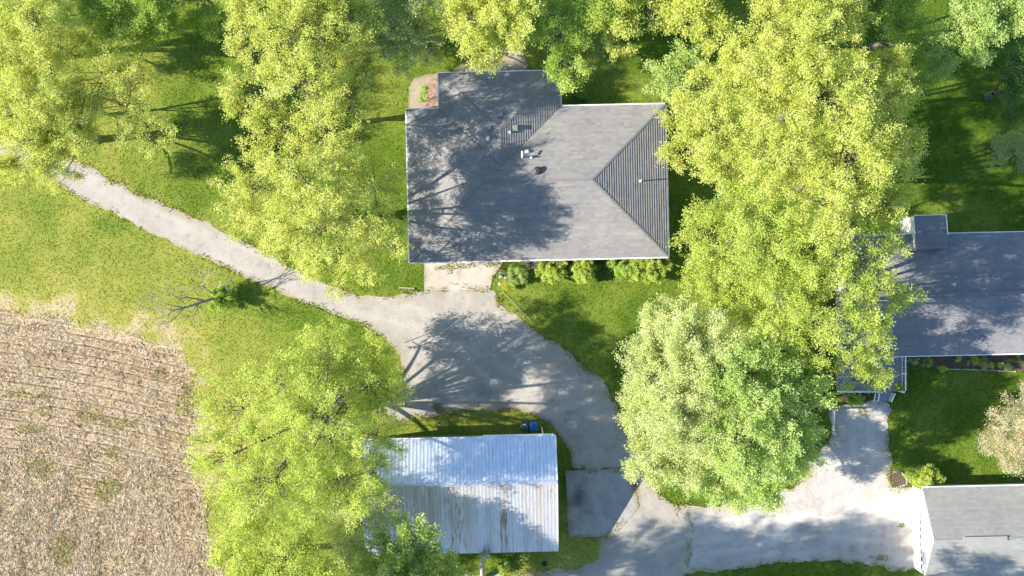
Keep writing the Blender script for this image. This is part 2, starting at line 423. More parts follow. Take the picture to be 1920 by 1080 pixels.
drive_px = [(-110, 165), (-20, 226), (80, 270), (147, 303), (250, 358), (333, 393), (467, 457), (530, 492), (600, 527), (650, 546), (700, 556),
            (752, 553), (796, 544), (920, 541), (933, 567), (957, 587), (1007, 623), (1057, 653), (1090, 683), (1130, 717), (1160, 770), (1190, 835), (1215, 895),
            (1250, 942), (1290, 955), (1292, 1010), (1285, 1075), (1270, 1130), (900, 1130), (860, 1082), (927, 1079), (1040, 1071), (1115, 1056), (1121, 1015),
            (1142, 1004), (1186, 950), (1180, 885), (1084, 880), (1063, 837), (1043, 807), (1017, 783), (975, 770), (900, 771), (840, 776), (783, 783), (742, 786), (700, 770),
            (735, 735), (753, 693), (750, 667), (730, 640), (697, 618), (640, 594), (530, 550), (457, 517), (333, 461), (233, 411), (133, 357), (60, 322), (-30, 275), (-130, 220)]
yard_px = [(1270, 951), (1340, 948), (1440, 933), (1507, 900), (1524, 860), (1560, 815), (1560, 768), (1660, 753), (1663, 813), (1672, 863), (1674, 916),
           (1730, 920), (1730, 1062), (1600, 1056), (1513, 1056), (1390, 1060), (1290, 1076), (1272, 1050), (1290, 1010)]
field_px = [(-900, 560), (0, 585), (110, 603), (230, 628), (330, 652), (352, 680), (356, 760), (362, 860), (380, 960), (402, 1080), (430, 1200), (440, 1500), (-900, 1500)]
drive = smooth_poly(drive_px, .3, .20, 5)
yard = smooth_poly(yard_px, .3, .22, 8)
field = smooth_poly(field_px, .8, .35, 11, spline=False)
apron = smooth_poly([(794, 478), (955, 474), (938, 500), (924, 520), (919, 543), (796, 545)], .5, .02, 2, spline=False)
pad = smooth_poly([(1060, 882), (1183, 879), (1200, 950), (1150, 1006), (1066, 1007)], .5, .03, 2, spline=False)
patio = smooth_poly([(766, 212), (766, 165), (776, 148), (800, 139), (850, 137), (850, 212)], .3, .02, 4, spline=False)
terrace = smooth_poly([(850, 150), (862, 118), (905, 104), (935, 88), (978, 86), (978, 150)], .4, .12, 6)
hard = [drive, yard, apron, pad, patio, terrace]

# bulk ground: one sheet to the horizon
def dryness(x, y):
    px = x / S + 960; py = 540 - y / S
    d = .22 + .50 * (fbm(x, y, 5.5, 31, 5) - .5) * 2.1 + .12 * (fbm(x, y, .9, 37, 3) - .5) * 2
    df = dist_poly(x, y, field)
    d += .75 * np.clip(1 - df / 3.2, 0, 1) ** 1.2 * np.clip(fbm(x, y, 1.8, 83) * 3.2 - 1.0, 0, 1) + .16 * np.clip(1 - df / 13, 0, 1)
    left = np.clip((700 - px) / 400, 0, 1); d += .16 * left
    dd = np.minimum.reduce([dist_poly(x, y, p) for p in (drive, yard)])
    d += .38 * np.clip(1 - dd / .7, 0, 1) * fbm(x, y, 1.5, 77)
    # straw-coloured worn patches
    for cx, cy, r, a in ((300, 135, 60, .22), (1160, 565, 45, .22), (1110, 545, 60, .1), (330, 520, 50, .14), (500, 650, 60, .16), (1000, 1050, 80, .2), (950, 785, 60, .25), (1560, 800, 30, .3)):
        q = ((px - cx) ** 2 + (py - cy) ** 2) / r ** 2; d += a * np.exp(-q)
    d -= .14 * np.clip((px - 1250) / 300, 0, 1) + .10 * np.exp(-(((py - 640) / 120) ** 2) - ((px - 1120) / 120) ** 2)
    return np.clip(d, 0, 1)
def grid(xs, ys, z):
    X, Y = np.meshgrid(xs, ys); V = np.stack([X.ravel(), Y.ravel(), np.full(X.size, z)], 1); nx = len(xs)
    i = np.arange(len(ys) - 1)[:, None] * nx + np.arange(nx - 1)[None, :]; i = i.ravel()
    return V, np.stack([i, i + 1, i + nx + 1, i + nx], 1)
far = np.array([60, 80, 120, 250, 900.])
xs = np.concatenate([-far[::-1], np.arange(-48, 48.1, .5), far]); ys = np.concatenate([-far[::-1], np.arange(-30, 30.1, .5), far])
V, F = grid(xs, ys, 0)
o = mesh_np('lawn', V, F, M['lawn'], attrs={'dry': ('POINT', dryness(V[:, 0], V[:, 1]))}); tag(o, kind='structure')

sheet('field', field, .012, M['soil'], cell=2)
fo = bpy.data.objects['field']
def row_info(x, y):
    """distance to the nearest stubble row (m) and along coordinate"""
    px = x / S + 960; py = 540 - y / S
    bend = np.clip((py - 870 - .25 * px) / 110 + (fbm(x, y, 3, 88) - .5) * 2.5 + .5, 0, 1)
    v1 = (y + .19 * x + .0) + .25 * np.sin(x * .22)          # rows running across, falling to the right
    v2 = x + .10 * y
    m1 = np.abs((v1 / .80) % 1 - .5) * 2; m2 = np.abs((v2 / .80) % 1 - .5) * 2
    return np.where(bend < .5, m1, m2), bend
# finer field grid inside the visible part
def rowgap(x, y): return np.clip(fbm(x, y, 2.4, 5) * 4 - 1.0, 0, 1)
def field_grid():
    xs = np.arange(-46, -24.5, .2); ys = np.arange(-27, -1, .12)
    V, F = grid(xs, ys, .024)
    cx = V[F].mean(1); keep = in_poly(cx[:, 0], cx[:, 1], field) & (dist_poly(cx[:, 0], cx[:, 1], field) > .15); F = F[keep]
    r, _ = row_info(V[:, 0], V[:, 1]); row = np.clip((r - .66) / .2, 0, 1) * rowgap(V[:, 0], V[:, 1]) * np.where(_ < .5, 1, .45)  # strips of bare soil plus painted stubble shade along each row
    wd = weed(V[:, 0], V[:, 1])
    V[:, 2] += .02 * fbm(V[:, 0], V[:, 1], .6, 9) - .01 * row
    return mesh_np('tilled_soil', V, F, M['soil'], attrs={'row': ('POINT', row), 'weed': ('POINT', wd)})
def weed(x, y):
    px = x / S + 960; py = 540 - y / S; d = 0
    for cx, cy, rx, ry in ((165, 780, 22, 9), (225, 793, 30, 9), (95, 770, 30, 8), (210, 850, 14, 10), (80, 880, 30, 16), (200, 915, 25, 22), (60, 805, 30, 8), (345, 760, 14, 40), (300, 905, 18, 14), (120, 1010, 18, 70), (60, 740, 60, 6), (300, 700, 18, 10)):
        d = d + .8 * np.exp(-((px - cx) / rx) ** 2 - ((py - cy) / ry) ** 2)
    return np.clip(d * fbm(x, y, .8, 3) * 1.8 * (fbm(x, y, 2.5, 91) > .45), 0, 1)
o = field_grid(); tag(o, kind='structure')

sheet('driveway', drive, .02, M['drive'], edge_w=.9)
sheet('gravel_yard', yard, .032, M['gravel_white'], edge_w=.8)
sheet('garage_apron', apron, .05, M['concrete'], edge_w=.4)
sheet('concrete_pad', pad, .045, M['concrete_old'], edge_w=.5)
sheet('patio', patio, .05, M['patio'], edge_w=.3)
sheet('terrace', terrace, .03, M['patio'], edge_w=.5)

# ------------------------------------------------------------------ foliage
def unit(n, r):
    v = r.normal(size=(n, 3)); return v / np.linalg.norm(v, axis=1, keepdims=True)
def tubes(P0, P1, P2, r0, r1, n=3, sides=4):
    """bezier P0-P1(ctrl)-P2 tubes, vectorised"""
    N_ = len(P0); ts = np.linspace(0, 1, n + 1)
    B = lambda t: (1 - t) ** 2 * P0 + 2 * t * (1 - t) * P1 + t * t * P2
    T = lambda t: 2 * (1 - t) * (P1 - P0) + 2 * t * (P2 - P1)
    r0 = np.broadcast_to(r0, (N_,)); r1 = np.broadcast_to(r1, (N_,)); V = []
    for t in ts:
        p = B(t); d = T(t); d = d / (np.linalg.norm(d, axis=1, keepdims=True) + 1e-9)
        ref = np.where(np.abs(d[:, 2:3]) < .9, np.array([[0, 0, 1.]]), np.array([[1., 0, 0]]))
        a = np.cross(d, ref); a /= np.linalg.norm(a, axis=1, keepdims=True) + 1e-9; c = np.cross(a, d)
        r = (r0 + (r1 - r0) * t)[:, None]
        for k in range(sides):
            an = 2 * math.pi * k / sides; V.append(p + (a * math.cos(an) + c * math.sin(an)) * r)
    V = np.stack(V, 1)                                     # N,(n+1)*sides,3
    m = (n + 1) * sides; f = []
    for i in range(n):
        for k in range(sides):
            k2 = (k + 1) % sides; f.append((i * sides + k, i * sides + k2, (i + 1) * sides + k2, (i + 1) * sides + k))
    f = np.array(f); F = (np.arange(N_)[:, None, None] * m + f[None]).reshape(-1, 4)
    return V.reshape(-1, 3), F
SUNV = np.array([[-math.cos(SUN_EL), -.1, math.sin(SUN_EL)]])
def leaves(c, d, size, r, up=.5, width=.62):
    """one small triangle per leaf at points c, growing roughly along d, its face turned to the light as leaves do"""
    n = len(c); g = unit(n, r)
    d = d + g * .9; d /= np.linalg.norm(d, axis=1, keepdims=True)
    nn = unit(n, r) + np.array([[0, 0, up]]) + SUNV * up * .6; s = np.cross(d, nn); s /= np.linalg.norm(s, axis=1, keepdims=True) + 1e-9
    L_ = (size * r.uniform(.7, 1.3, n))[:, None]; W = L_ * width * .5
    mid = c + d * L_ * r.uniform(.25, .75, (n, 1))
    V = np.stack([c - s * W * .5, mid + s * W, c + d * L_], 1).reshape(-1, 3)
    return V, np.arange(n * 3).reshape(-1, 3)
def crown_arrays(lobes, r, leaf=.135, dens=1.0, K=14, Lf=7, twig=1.15, up=1.1, spread=.15, low=-.02, hang=.0, M2=4.6):
    width = .85 if leaf > .1 else .8
    """lobes (n,5): x,y,z,rxy,rz. Returns leaf mesh, twig mesh, branch start points"""
    LV, LF, LT, TV, TF = [], [], [], [], []; ov = 0; tv = 0
    for x, y, z, R, RZ in lobes:
        nb = max(5, int(M2 * R * R * dens))
        u = unit(nb * 3, r); u = u[u[:, 2] > low][:nb]; nb = len(u); bt = np.clip(r.normal(.5, .2, nb), 0, 1)
        rad = r.uniform(.72, 1.12, nb)[:, None]
        tip = np.array([[x, y, z]]) + u * np.array([[R, R, RZ]]) * rad
        st = np.array([[x, y, z - RZ * .55]]) + r.normal(size=(nb, 3)) * R * .14
        ctl = st * .45 + tip * .55; ctl[:, 2] += .18 * RZ * r.uniform(.2, 1, nb)
        tip[:, 2] -= hang * r.uniform(.3, 1, nb)
        V_, F_ = tubes(st, ctl, tip, .035 * r.uniform(.7, 1.3, nb), .010, 3, 3); TV.append(V_); TF.append(F_ + tv); tv += len(V_)
        t = r.uniform(.27, 1.0, (nb, K)) ** .8; bi = np.repeat(np.arange(nb), K); t = t.ravel()[:, None]
        p = (1 - t) ** 2 * st[bi] + 2 * t * (1 - t) * ctl[bi] + t * t * tip[bi]
        bd = (tip - st)[bi]; bd /= np.linalg.norm(bd, axis=1, keepdims=True)
        g = unit(len(p), r); d = bd * .75 + g * .75; d[:, 2] += .12 - hang * .3; d /= np.linalg.norm(d, axis=1, keepdims=True)
        ln = (twig * r.uniform(.35, 1.0, len(p)) * (1.15 - .6 * t[:, 0]))[:, None]
        e = p + d * ln
        V_, F_ = tubes(p, (p + e) / 2 + unit(len(p), r) * .04, e, .010, .004, 1, 3); TV.append(V_); TF.append(F_ + tv); tv += len(V_)
        for q in (.45, .75, 1.0):
            c = p + d * ln * q + r.normal(size=p.shape) * .05
            tt = np.clip(bt[bi] + r.normal(0, .13, len(c)), 0, 1)
            keep = r.random(len(c)) < .93
            c = np.repeat(c[keep], Lf, 0); dd = np.repeat(d[keep], Lf, 0); tt = np.repeat(tt[keep], Lf)
            c = c + r.normal(size=c.shape) * spread
            V_, F_ = leaves(c, dd, leaf, r, up, width); LV.append(V_); LF.append(F_ + ov); ov += len(V_)
            LT.append(np.clip(tt + r.normal(0, .12, len(tt)), 0, 1))
    return np.concatenate(LV), np.concatenate(LF), np.concatenate(LT), np.concatenate(TV), np.concatenate(TF)

NT = [0]
def tree(label, lobes_px, mat, group=None, name='deciduous_tree', cat='tree', bark='bark', seed=1, trunk_r=.26, base=None, fork=.28, flat=.68, stems=1, **kw):
    """lobes_px: (px, py, radius px, centre height m)"""
    r = np.random.default_rng(seed + 100)
    lo = []
    for (px, py, rp, z) in lobes_px:
        k = (H - z) / H; x, y, _ = P(px, py, z); R = rp * S * k * .93; lo.append((x, y, z, R, R * flat))
    lo = np.array(lo)
    wts = lo[:, 3] ** 2
    if base: bx, by = P(*base)[:2]
    else: bx, by = (lo[:, 0] * wts).sum() / wts.sum(), (lo[:, 1] * wts).sum() / wts.sum()
    root = empty(name, (bx, by, 0), label=label, cat=cat, group=group)
    lo[:, 0] -= bx; lo[:, 1] -= by
    LV, LF, LT, TV, TF = crown_arrays(lo, r, **kw)
    c = mesh_np('crown', LV, LF, M[mat], root, {'tint': ('FACE', LT)})
    # trunk and limbs as one tapered skeleton
    zf = max(.4, lo[:, 2].mean() * fork)
    mb = MB()
    a = r.uniform(0, 6.28)
    top = Vector((.15 * math.cos(a), .15 * math.sin(a), zf))
    mb.tube([(0, 0, -.1), (0, 0, .25), tuple(top * .6), tuple(top)], [trunk_r * 1.6, trunk_r * 1.1, trunk_r, trunk_r * .9], 9)
    V0 = np.array(mb.v); F0 = [f for f in mb.f]
    n = len(lo); s0 = np.repeat(np.array([tuple(top)]), n, 0) + r.normal(size=(n, 3)) * trunk_r * .2
    e0 = lo[:, :3].copy(); e0[:, 2] -= lo[:, 4] * .5
    ct = s0 * .5 + e0 * .5; ct[:, :2] *= .75; ct[:, 2] += .12 * (e0[:, 2] - zf)
    rr = trunk_r * np.clip(.25 + .28 * lo[:, 3] / max(1e-3, lo[:, 3].max()), .2, .6)
    V1, F1 = tubes(s0, ct, e0, rr, rr * .35, 6, 6)
    q = [f for f in F0 if len(f) == 4]
    allV = np.concatenate([V0, V1, TV]); F = [np.array(q), F1 + len(V0), TF + len(V0) + len(V1)]
    mesh_np('trunk', allV, F, M[bark], root, smooth=True)
    NT[0] += len(LF)
    return root

T = tree
# left of the house: three tall yellow-green trees in a column
G = 'yellow green trees west of the house'
T('tall yellow green tree at the top edge, northernmost of the column west of the house', [(478, 20, 72, 11), (560, 50, 92, 12.5), (640, 35, 78, 11.5), (470, 95, 48, 9), (560, -40, 80, 12), (665, 105, 48, 9)], 'leaf_yellow', G, seed=1, M2=3.9)
T('middle yellow green tree of the column west of the hip roofed house', [(480, 180, 72, 10.5), (570, 165, 92, 12.5), (650, 185, 72, 10), (520, 240, 74, 9.5), (610, 250, 75, 10)], 'leaf_yellow', G, seed=2, M2=2.9)
T('broad yellow green tree whose crown overlaps the west eave of the hip roofed house', [(475, 345, 78, 9.5), (560, 325, 92, 12), (505, 415, 84, 9), (590, 420, 105, 12), (668, 400, 88, 11), (708, 452, 72, 9.5), (640, 490, 76, 8), (560, 480, 60, 7), (645, 315, 62, 10.5), (700, 350, 55, 9.5)], 'leaf_yellow', G, seed=3, trunk_r=.38, M2=2.6)
# big tree by the stubble field
T('huge lime green tree between the stubble field and the metal roofed shed', [(612, 680, 82, 10), (525, 722, 90, 12), (690, 725, 76, 9.5), (440, 762, 82, 10), (595, 800, 112, 14), (430, 855, 80, 10.5), (705, 820, 72, 9.5), (512, 900, 102, 13), (640, 900, 92, 12), (455, 960, 76, 10), (700, 890, 48, 9), (705, 690, 56, 5.5), (722, 750, 50, 5), (690, 650, 40, 5), (600, 675, 66, 5.5), (645, 735, 56, 6.5)], 'leaf_lime', seed=4, trunk_r=.42, M2=2.8)
T('lime green tree on the bottom edge beside the stubble field', [(450, 1035, 66, 9), (540, 1050, 80, 10.5), (600, 1120, 90, 11), (470, 1110, 80, 10)], 'leaf_lime', seed=5)
T('bright green leafy tree at the shed\'s south west corner, on the bottom edge', [(770, 1010, 56, 7), (725, 1055, 66, 7.5), (820, 1062, 46, 6.5), (790, 1110, 70, 7)], 'leaf_fresh', seed=6, leaf=.165, K=19)
T('half bare tree with grey twigs between the big lime tree and the shed', [(655, 985, 68, 7.5), (705, 955, 48, 6.5), (640, 1060, 60, 7.5)], 'leaf_pale', seed=7, bark='bark_grey', K=14, Lf=6, leaf=.13)
# far left, thin crowns with long trunk shadows
T('thin crowned yellow tree leaning over the driveway\'s upper left end', [(60, 190, 90, 11), (125, 235, 74, 9.5), (55, 290, 74, 9), (120, 320, 42, 7), (20, 340, 46, 7), (10, 215, 66, 10), (150, 180, 60, 9), (150, 215, 52, 6), (120, 265, 56, 6.5), (165, 240, 46, 4.5), (35, 262, 62, 8.5), (85, 250, 60, 8)], 'leaf_yellow', seed=8, K=17, Lf=7, base=(183, 262), trunk_r=.3, M2=3.0)
T('very sparse young crown over the lawn between the two forked trunk shadows', [(225, 195, 80, 9), (185, 150, 70, 9.5), (280, 240, 60, 8), (250, 140, 60, 8.5)], 'leaf_yellow', seed=34, K=11, Lf=6, base=(205, 215), trunk_r=.12, M2=2.8)
T('thin crowned tree in the upper left corner with a forked trunk shadow', [(50, 40, 82, 12), (120, 30, 60, 10), (30, 110, 60, 10.5), (110, 85, 42, 8.5), (-20, 60, 70, 12), (95, 60, 60, 6.5), (90, 130, 52, 5.5), (135, 90, 46, 5)], 'leaf_yellow', seed=9, K=17, Lf=7, base=(115, 108), trunk_r=.3, M2=3.0)
T('mid green tree by the top edge, right of the corner tree', [(205, 25, 62, 9), (265, 10, 60, 9.5), (170, 62, 36, 7), (250, 65, 46, 7), (300, -30, 70, 9), (310, 25, 48, 7.5), (180, -20, 60, 9)], 'leaf_green', seed=10, K=18, Lf=8)
T('low green tree at the top edge, left of the yellow green column', [(375, 5, 46, 7), (410, 45, 30, 6), (350, -45, 60, 8)], 'leaf_green', seed=11, K=18, Lf=8)
# top middle
T('greyish half bare tree north west of the house at the top edge', [(735, 45, 72, 9), (790, 75, 52, 8), (700, 95, 48, 8), (770, -10, 70, 9.5), (775, 120, 34, 6)], 'leaf_grey', seed=12, bark='bark_grey', K=15, Lf=7, leaf=.14, M2=3.2)
T('yellow green tree with drooping sprays over the north terrace', [(890, 35, 66, 10.5), (965, 20, 70, 11), (905, 90, 44, 8.5), (855, 30, 44, 9), (930, -40, 80, 11)], 'leaf_yellow', seed=13, leaf=.155, hang=.5)
T('yellow green tree drooping over the north east corner of the wing roof', [(1050, 50, 60, 9), (1065, 120, 46, 7.5), (1075, 150, 22, 6), (1120, 10, 60, 9.5), (1010, 15, 52, 9)], 'leaf_green', seed=14, leaf=.155, hang=.4)
T('yellow green tree at the top edge between the two drooping trees', [(1160, 30, 54, 9.5), (1160, 78, 26, 7.5), (1215, 10, 46, 9), (1180, -40, 70, 10)], 'leaf_yellow', seed=15, leaf=.155, hang=.5)
T('yellow green tree at the top edge, just left of the great eastern grove', [(1300, 30, 50, 9.5), (1330, 60, 42, 9), (1260, 15, 40, 8.5), (1310, -40, 66, 10)], 'leaf_yellow', seed=16, leaf=.17)
T('short blue green tree north east of the house beside the grove', [(1255, 148, 44, 6.5), (1290, 115, 34, 6), (1300, 165, 34, 6)], 'leaf_fresh', seed=17, leaf=.16)
# eastern grove
G = 'tall yellow green trees east of the house'
T('northern yellow green tree of the eastern grove, at the top edge', [(1450, 40, 72, 12), (1530, 60, 92, 13.5), (1615, 30, 52, 12), (1540, -40, 90, 13), (1400, 120, 62, 11)], 'leaf_yellow', G, seed=18, trunk_r=.34)
T('yellow green tree in the upper middle of the eastern grove', [(1450, 160, 95, 13), (1555, 175, 102, 14.5), (1650, 190, 70, 12.5), (1665, 110, 42, 11)], 'leaf_yellow', G, seed=19, trunk_r=.36)
T('yellow tree of the eastern grove nearest the house\'s north east corner', [(1290, 215, 54, 10), (1345, 240, 76, 11.5), (1285, 280, 50, 9.5), (1370, 310, 72, 11.5), (1330, 160, 44, 9.5)], 'leaf_yellow', G, seed=20)
T('broad yellow green tree at the heart of the eastern grove', [(1470, 290, 96, 14), (1590, 295, 106, 15), (1680, 315, 58, 12.5), (1560, 385, 92, 14), (1655, 385, 58, 12), (1690, 260, 46, 12)], 'leaf_yellow', G, seed=21, trunk_r=.4, M2=4.0)
T('yellow green tree of the grove next to the house\'s south east corner', [(1325, 440, 64, 9.5), (1405, 400, 82, 12), (1350, 500, 78, 10), (1440, 470, 90, 12.5), (1300, 520, 34, 8), (1385, 560, 62, 9.5)], 'leaf_lime', G, seed=22, trunk_r=.34)
T('spreading yellow green tree over the west gable of the eastern house', [(1530, 480, 92, 13), (1620, 490, 86, 12.5), (1695, 540, 46, 10.5), (1560, 590, 90, 12.5), (1645, 600, 62, 11), (1470, 560, 80, 12.5), (1660, 440, 38, 10.5), (1600, 665, 52, 9), (1640, 698, 42, 8), (1605, 715, 36, 7.5), (1475, 625, 62, 10), (1540, 650, 50, 9.5)], 'leaf_lime', G, seed=23, trunk_r=.4, M2=3.0)
T('pale blooming tree with silvery twigs beside the gravel court', [(1250, 600, 62, 8.5), (1228, 690, 80, 9), (1310, 650, 88, 10.5), (1285, 770, 98, 10.5), (1225, 850, 62, 8), (1300, 880, 58, 8), (1200, 770, 45, 7.5)], 'leaf_pale', seed=24, bark='bark_grey', K=18, Lf=7, leaf=.135, trunk_r=.32, M2=6)
T('bright green tree with dense round sprays above the white gravel yard', [(1400, 710, 98, 11), (1490, 740, 72, 10), (1405, 820, 106, 11.5), (1485, 830, 66, 9.5), (1350, 905, 52, 8), (1430, 895, 66, 8.5), (1395, 935, 30, 6.5)], 'leaf_fresh', seed=25, leaf=.155, trunk_r=.36)
# upper right
T('bright green maple in the upper right corner', [(1800, 50, 56, 8.5), (1860, 30, 60, 9), (1765, 95, 44, 8), (1825, 95, 40, 7.5), (1910, 20, 50, 9), (1740, 130, 34, 7)], 'leaf_fresh', seed=26, leaf=.155)
T('deep green tree between the grove and the upper right maple', [(1690, 40, 52, 8.5), (1700, 95, 50, 8), (1720, 150, 34, 7), (1690, -20, 60, 9)], 'leaf_green', seed=27)
T('dark green tree on the right edge below the maple', [(1890, 125, 44, 6), (1925, 160, 50, 6.5), (1910, 210, 34, 5)], 'leaf_deep', seed=28, K=17)
T('grey twigged shrub on the right edge among the shaded lawn', [(1890, 265, 34, 3), (1920, 290, 36, 3), (1870, 285, 20, 2)], 'leaf_grey', name='shrub', cat='shrub', seed=29, bark='bark_grey', K=12, Lf=7, leaf=.11, trunk_r=.1, M2=6)
T('small tree with salmon coloured blossom on the right edge, half bare', [(1895, 790, 52, 5), (1880, 845, 44, 4.5), (1920, 850, 50, 5), (1915, 755, 34, 4.5), (1845, 825, 30, 4), (1950, 800, 50, 5)], 'leaf_blossom', seed=30, bark='bark_grey', K=10, Lf=7, leaf=.10, trunk_r=.14, M2=6)
# trees just outside the lower edge; their shade reaches the gravel
T('tall tree below the bottom edge, left of the dead snag, shading the gravel yard', [(600, 1200, 84, 15), (680, 1196, 84, 15.5), (740, 1198, 80, 14.5), (690, 1260, 90, 16), (600, 1240, 80, 14), (770, 1240, 90, 15.5)], 'leaf_lime', seed=31, K=14, Lf=6, M2=4)
T('tall tree below the bottom edge, right of the dead snag, shading the gravel yard', [(850, 1198, 80, 14.5), (920, 1194, 84, 15), (1000, 1196, 84, 15.5), (1090, 1196, 80, 15), (950, 1260, 90, 16), (1050, 1260, 90, 16)], 'leaf_lime', seed=33, K=14, Lf=6, M2=4)
T('tree below the bottom edge whose shade falls on the white garage', [(1400, 1195, 66, 13), (1460, 1190, 70, 14.5), (1440, 1250, 90, 15)], 'leaf_lime', seed=32, K=12, Lf=7, M2=3)

# ------------------------------------------------------------------ shrubs
def shrub(label, lobes, mat, seed, group=None, leaf=.09, K=14, Lf=9, name='shrub', cat='shrub', twig=.3, M2=24, low=-.2, flat=.9):
    return tree(label, lobes, mat, group, name=name, cat=cat, seed=seed, leaf=leaf, K=K, Lf=Lf, twig=twig, trunk_r=.05, fork=.3, M2=M2, spread=.06, low=low, flat=flat)
G = 'rounded shrubs along the south wall of the house'
shrub('rounded yellow green shrub by the south wall, wider of the two ball shaped ones', [(1024, 508, 20, 1.1), (1047, 509, 20, 1.1), (1036, 500, 25, 1.3), (1036, 514, 18, .9)], 'leaf_lime', 41, G, leaf=.11, M2=36)
shrub('round yellow green shrub by the south wall, narrower of the two ball shaped ones', [(1091, 507, 22, 1.2), (1086, 500, 16, 1.2), (1097, 499, 16, 1.2)], 'leaf_lime', 42, G, leaf=.11, M2=36)
shrub('loose green shrub against the south wall under the grove\'s edge', [(1158, 503, 19, 1.1), (1150, 497, 12, .9), (1178, 504, 18, 1.1)], 'leaf_green', 43, G, leaf=.11)
shrub('bushy green shrub by the house\'s south east corner', [(1197, 507, 23, 1.2), (1224, 508, 25, 1.3), (1240, 498, 18, 1.1), (1212, 498, 20, 1.2)], 'leaf_lime', 44, G, leaf=.11)
shrub('dark low shrub in the shade between the round shrubs and the loose one', [(1125, 497, 14, .6), (1140, 500, 10, .5)], 'leaf_deep', 45, G, leaf=.09)
shrub('feathery blue green shrub at the corner of the concrete apron', [(968, 512, 17, .8), (962, 524, 13, .6), (974, 522, 13, .6), (964, 500, 10, .7)], 'leaf_fresh', 46, leaf=.07)
shrub('small golden yellow shrub at the apron\'s stony corner', [(953, 533, 8, .35), (961, 537, 6, .3), (947, 535, 5, .25)], 'leaf_gold', 47, leaf=.06, M2=30, twig=.15)
shrub('round light green bush at the white garage\'s north west corner', [(1738, 897, 26, 1.3), (1728, 893, 20, 1.2), (1752, 900, 18, 1.1), (1735, 908, 17, .9)], 'leaf_lime', 48, leaf=.10, M2=40)
shrub('low leafy plants beside the round bush near the white garage', [(1712, 888, 11, .4), (1705, 896, 6, .3)], 'leaf_green', 49, leaf=.08)
shrub('young green tree growing in the red mulch by the patio', [(795, 178, 8, 1.2), (793, 190, 8, 1.0), (797, 166, 6, 1.1)], 'leaf_fresh', 50, name='sapling', cat='sapling', leaf=.09, K=8, Lf=6)
shrub('low green bush at the foot of the dead tree', [(412, 545, 20, .9), (420, 562, 22, 1.0), (405, 570, 14, .6), (432, 552, 14, .9)], 'leaf_green', 51, leaf=.10, K=13)
shrub('leafy bush in the small bed before the porch', [(1600, 745, 14, .6), (1610, 750, 8, .5), (1588, 742, 9, .5)], 'leaf_green', 52, leaf=.09)
shrub('shaded bush at the north wall of the house', [(1090, 190, 10, .6), (1075, 188, 8, .5)], 'leaf_deep', 53, leaf=.09)
shrub('low weed clump in the grass south of the shed', [(935, 1058, 16, .4), (945, 1066, 10, .35)], 'leaf_green', 54, leaf=.10, K=6, M2=12)
for i, (x, rr) in enumerate(((1855, 7), (1872, 7.5), (1889, 7.5))):
    shrub(['clipped ball shrub in the flower bed, farthest from the blossom tree', 'clipped ball shrub in the flower bed, middle of the row of three', 'clipped ball shrub in the flower bed, nearest the blossom tree'][i],
          [(x, 687, rr, .35)], 'leaf_fresh', 60 + i, 'clipped ball shrubs in the flower bed', leaf=.06, M2=60, twig=.15, K=8)
for i, (x, y, rr, m_, lb) in enumerate(((1712, 676, 10, 'leaf_fresh', 'blue green plant in the flower bed beside the porch railing'), (1738, 678, 12, 'leaf_green', 'leafy green plant in the shaded end of the flower bed'),
        (1794, 672, 6, 'leaf_fresh', 'small blue green plant under the eave in the flower bed'), (1822, 676, 11, 'leaf_lime', 'yellow green perennial in the middle of the flower bed'),
        (1842, 676, 8, 'leaf_green', 'green perennial beside the yellow green one in the flower bed'), (1902, 668, 10, 'leaf_deep', 'dark green plant at the right end of the flower bed'),
        (1765, 690, 7, 'leaf_lime', 'grassy yellow tuft at the stone edging of the flower bed'), (1845, 684, 4, 'leaf_blossom', 'low reddish flower clump in the flower bed'))):
    shrub(lb, [(x, y, rr, .3), (x + rr * .5, y + 2, rr * .6, .25)], m_, 70 + i, 'plants in the flower bed', name='garden_plant', cat='plant', leaf=.08, M2=24, K=6, Lf=4, twig=.15)

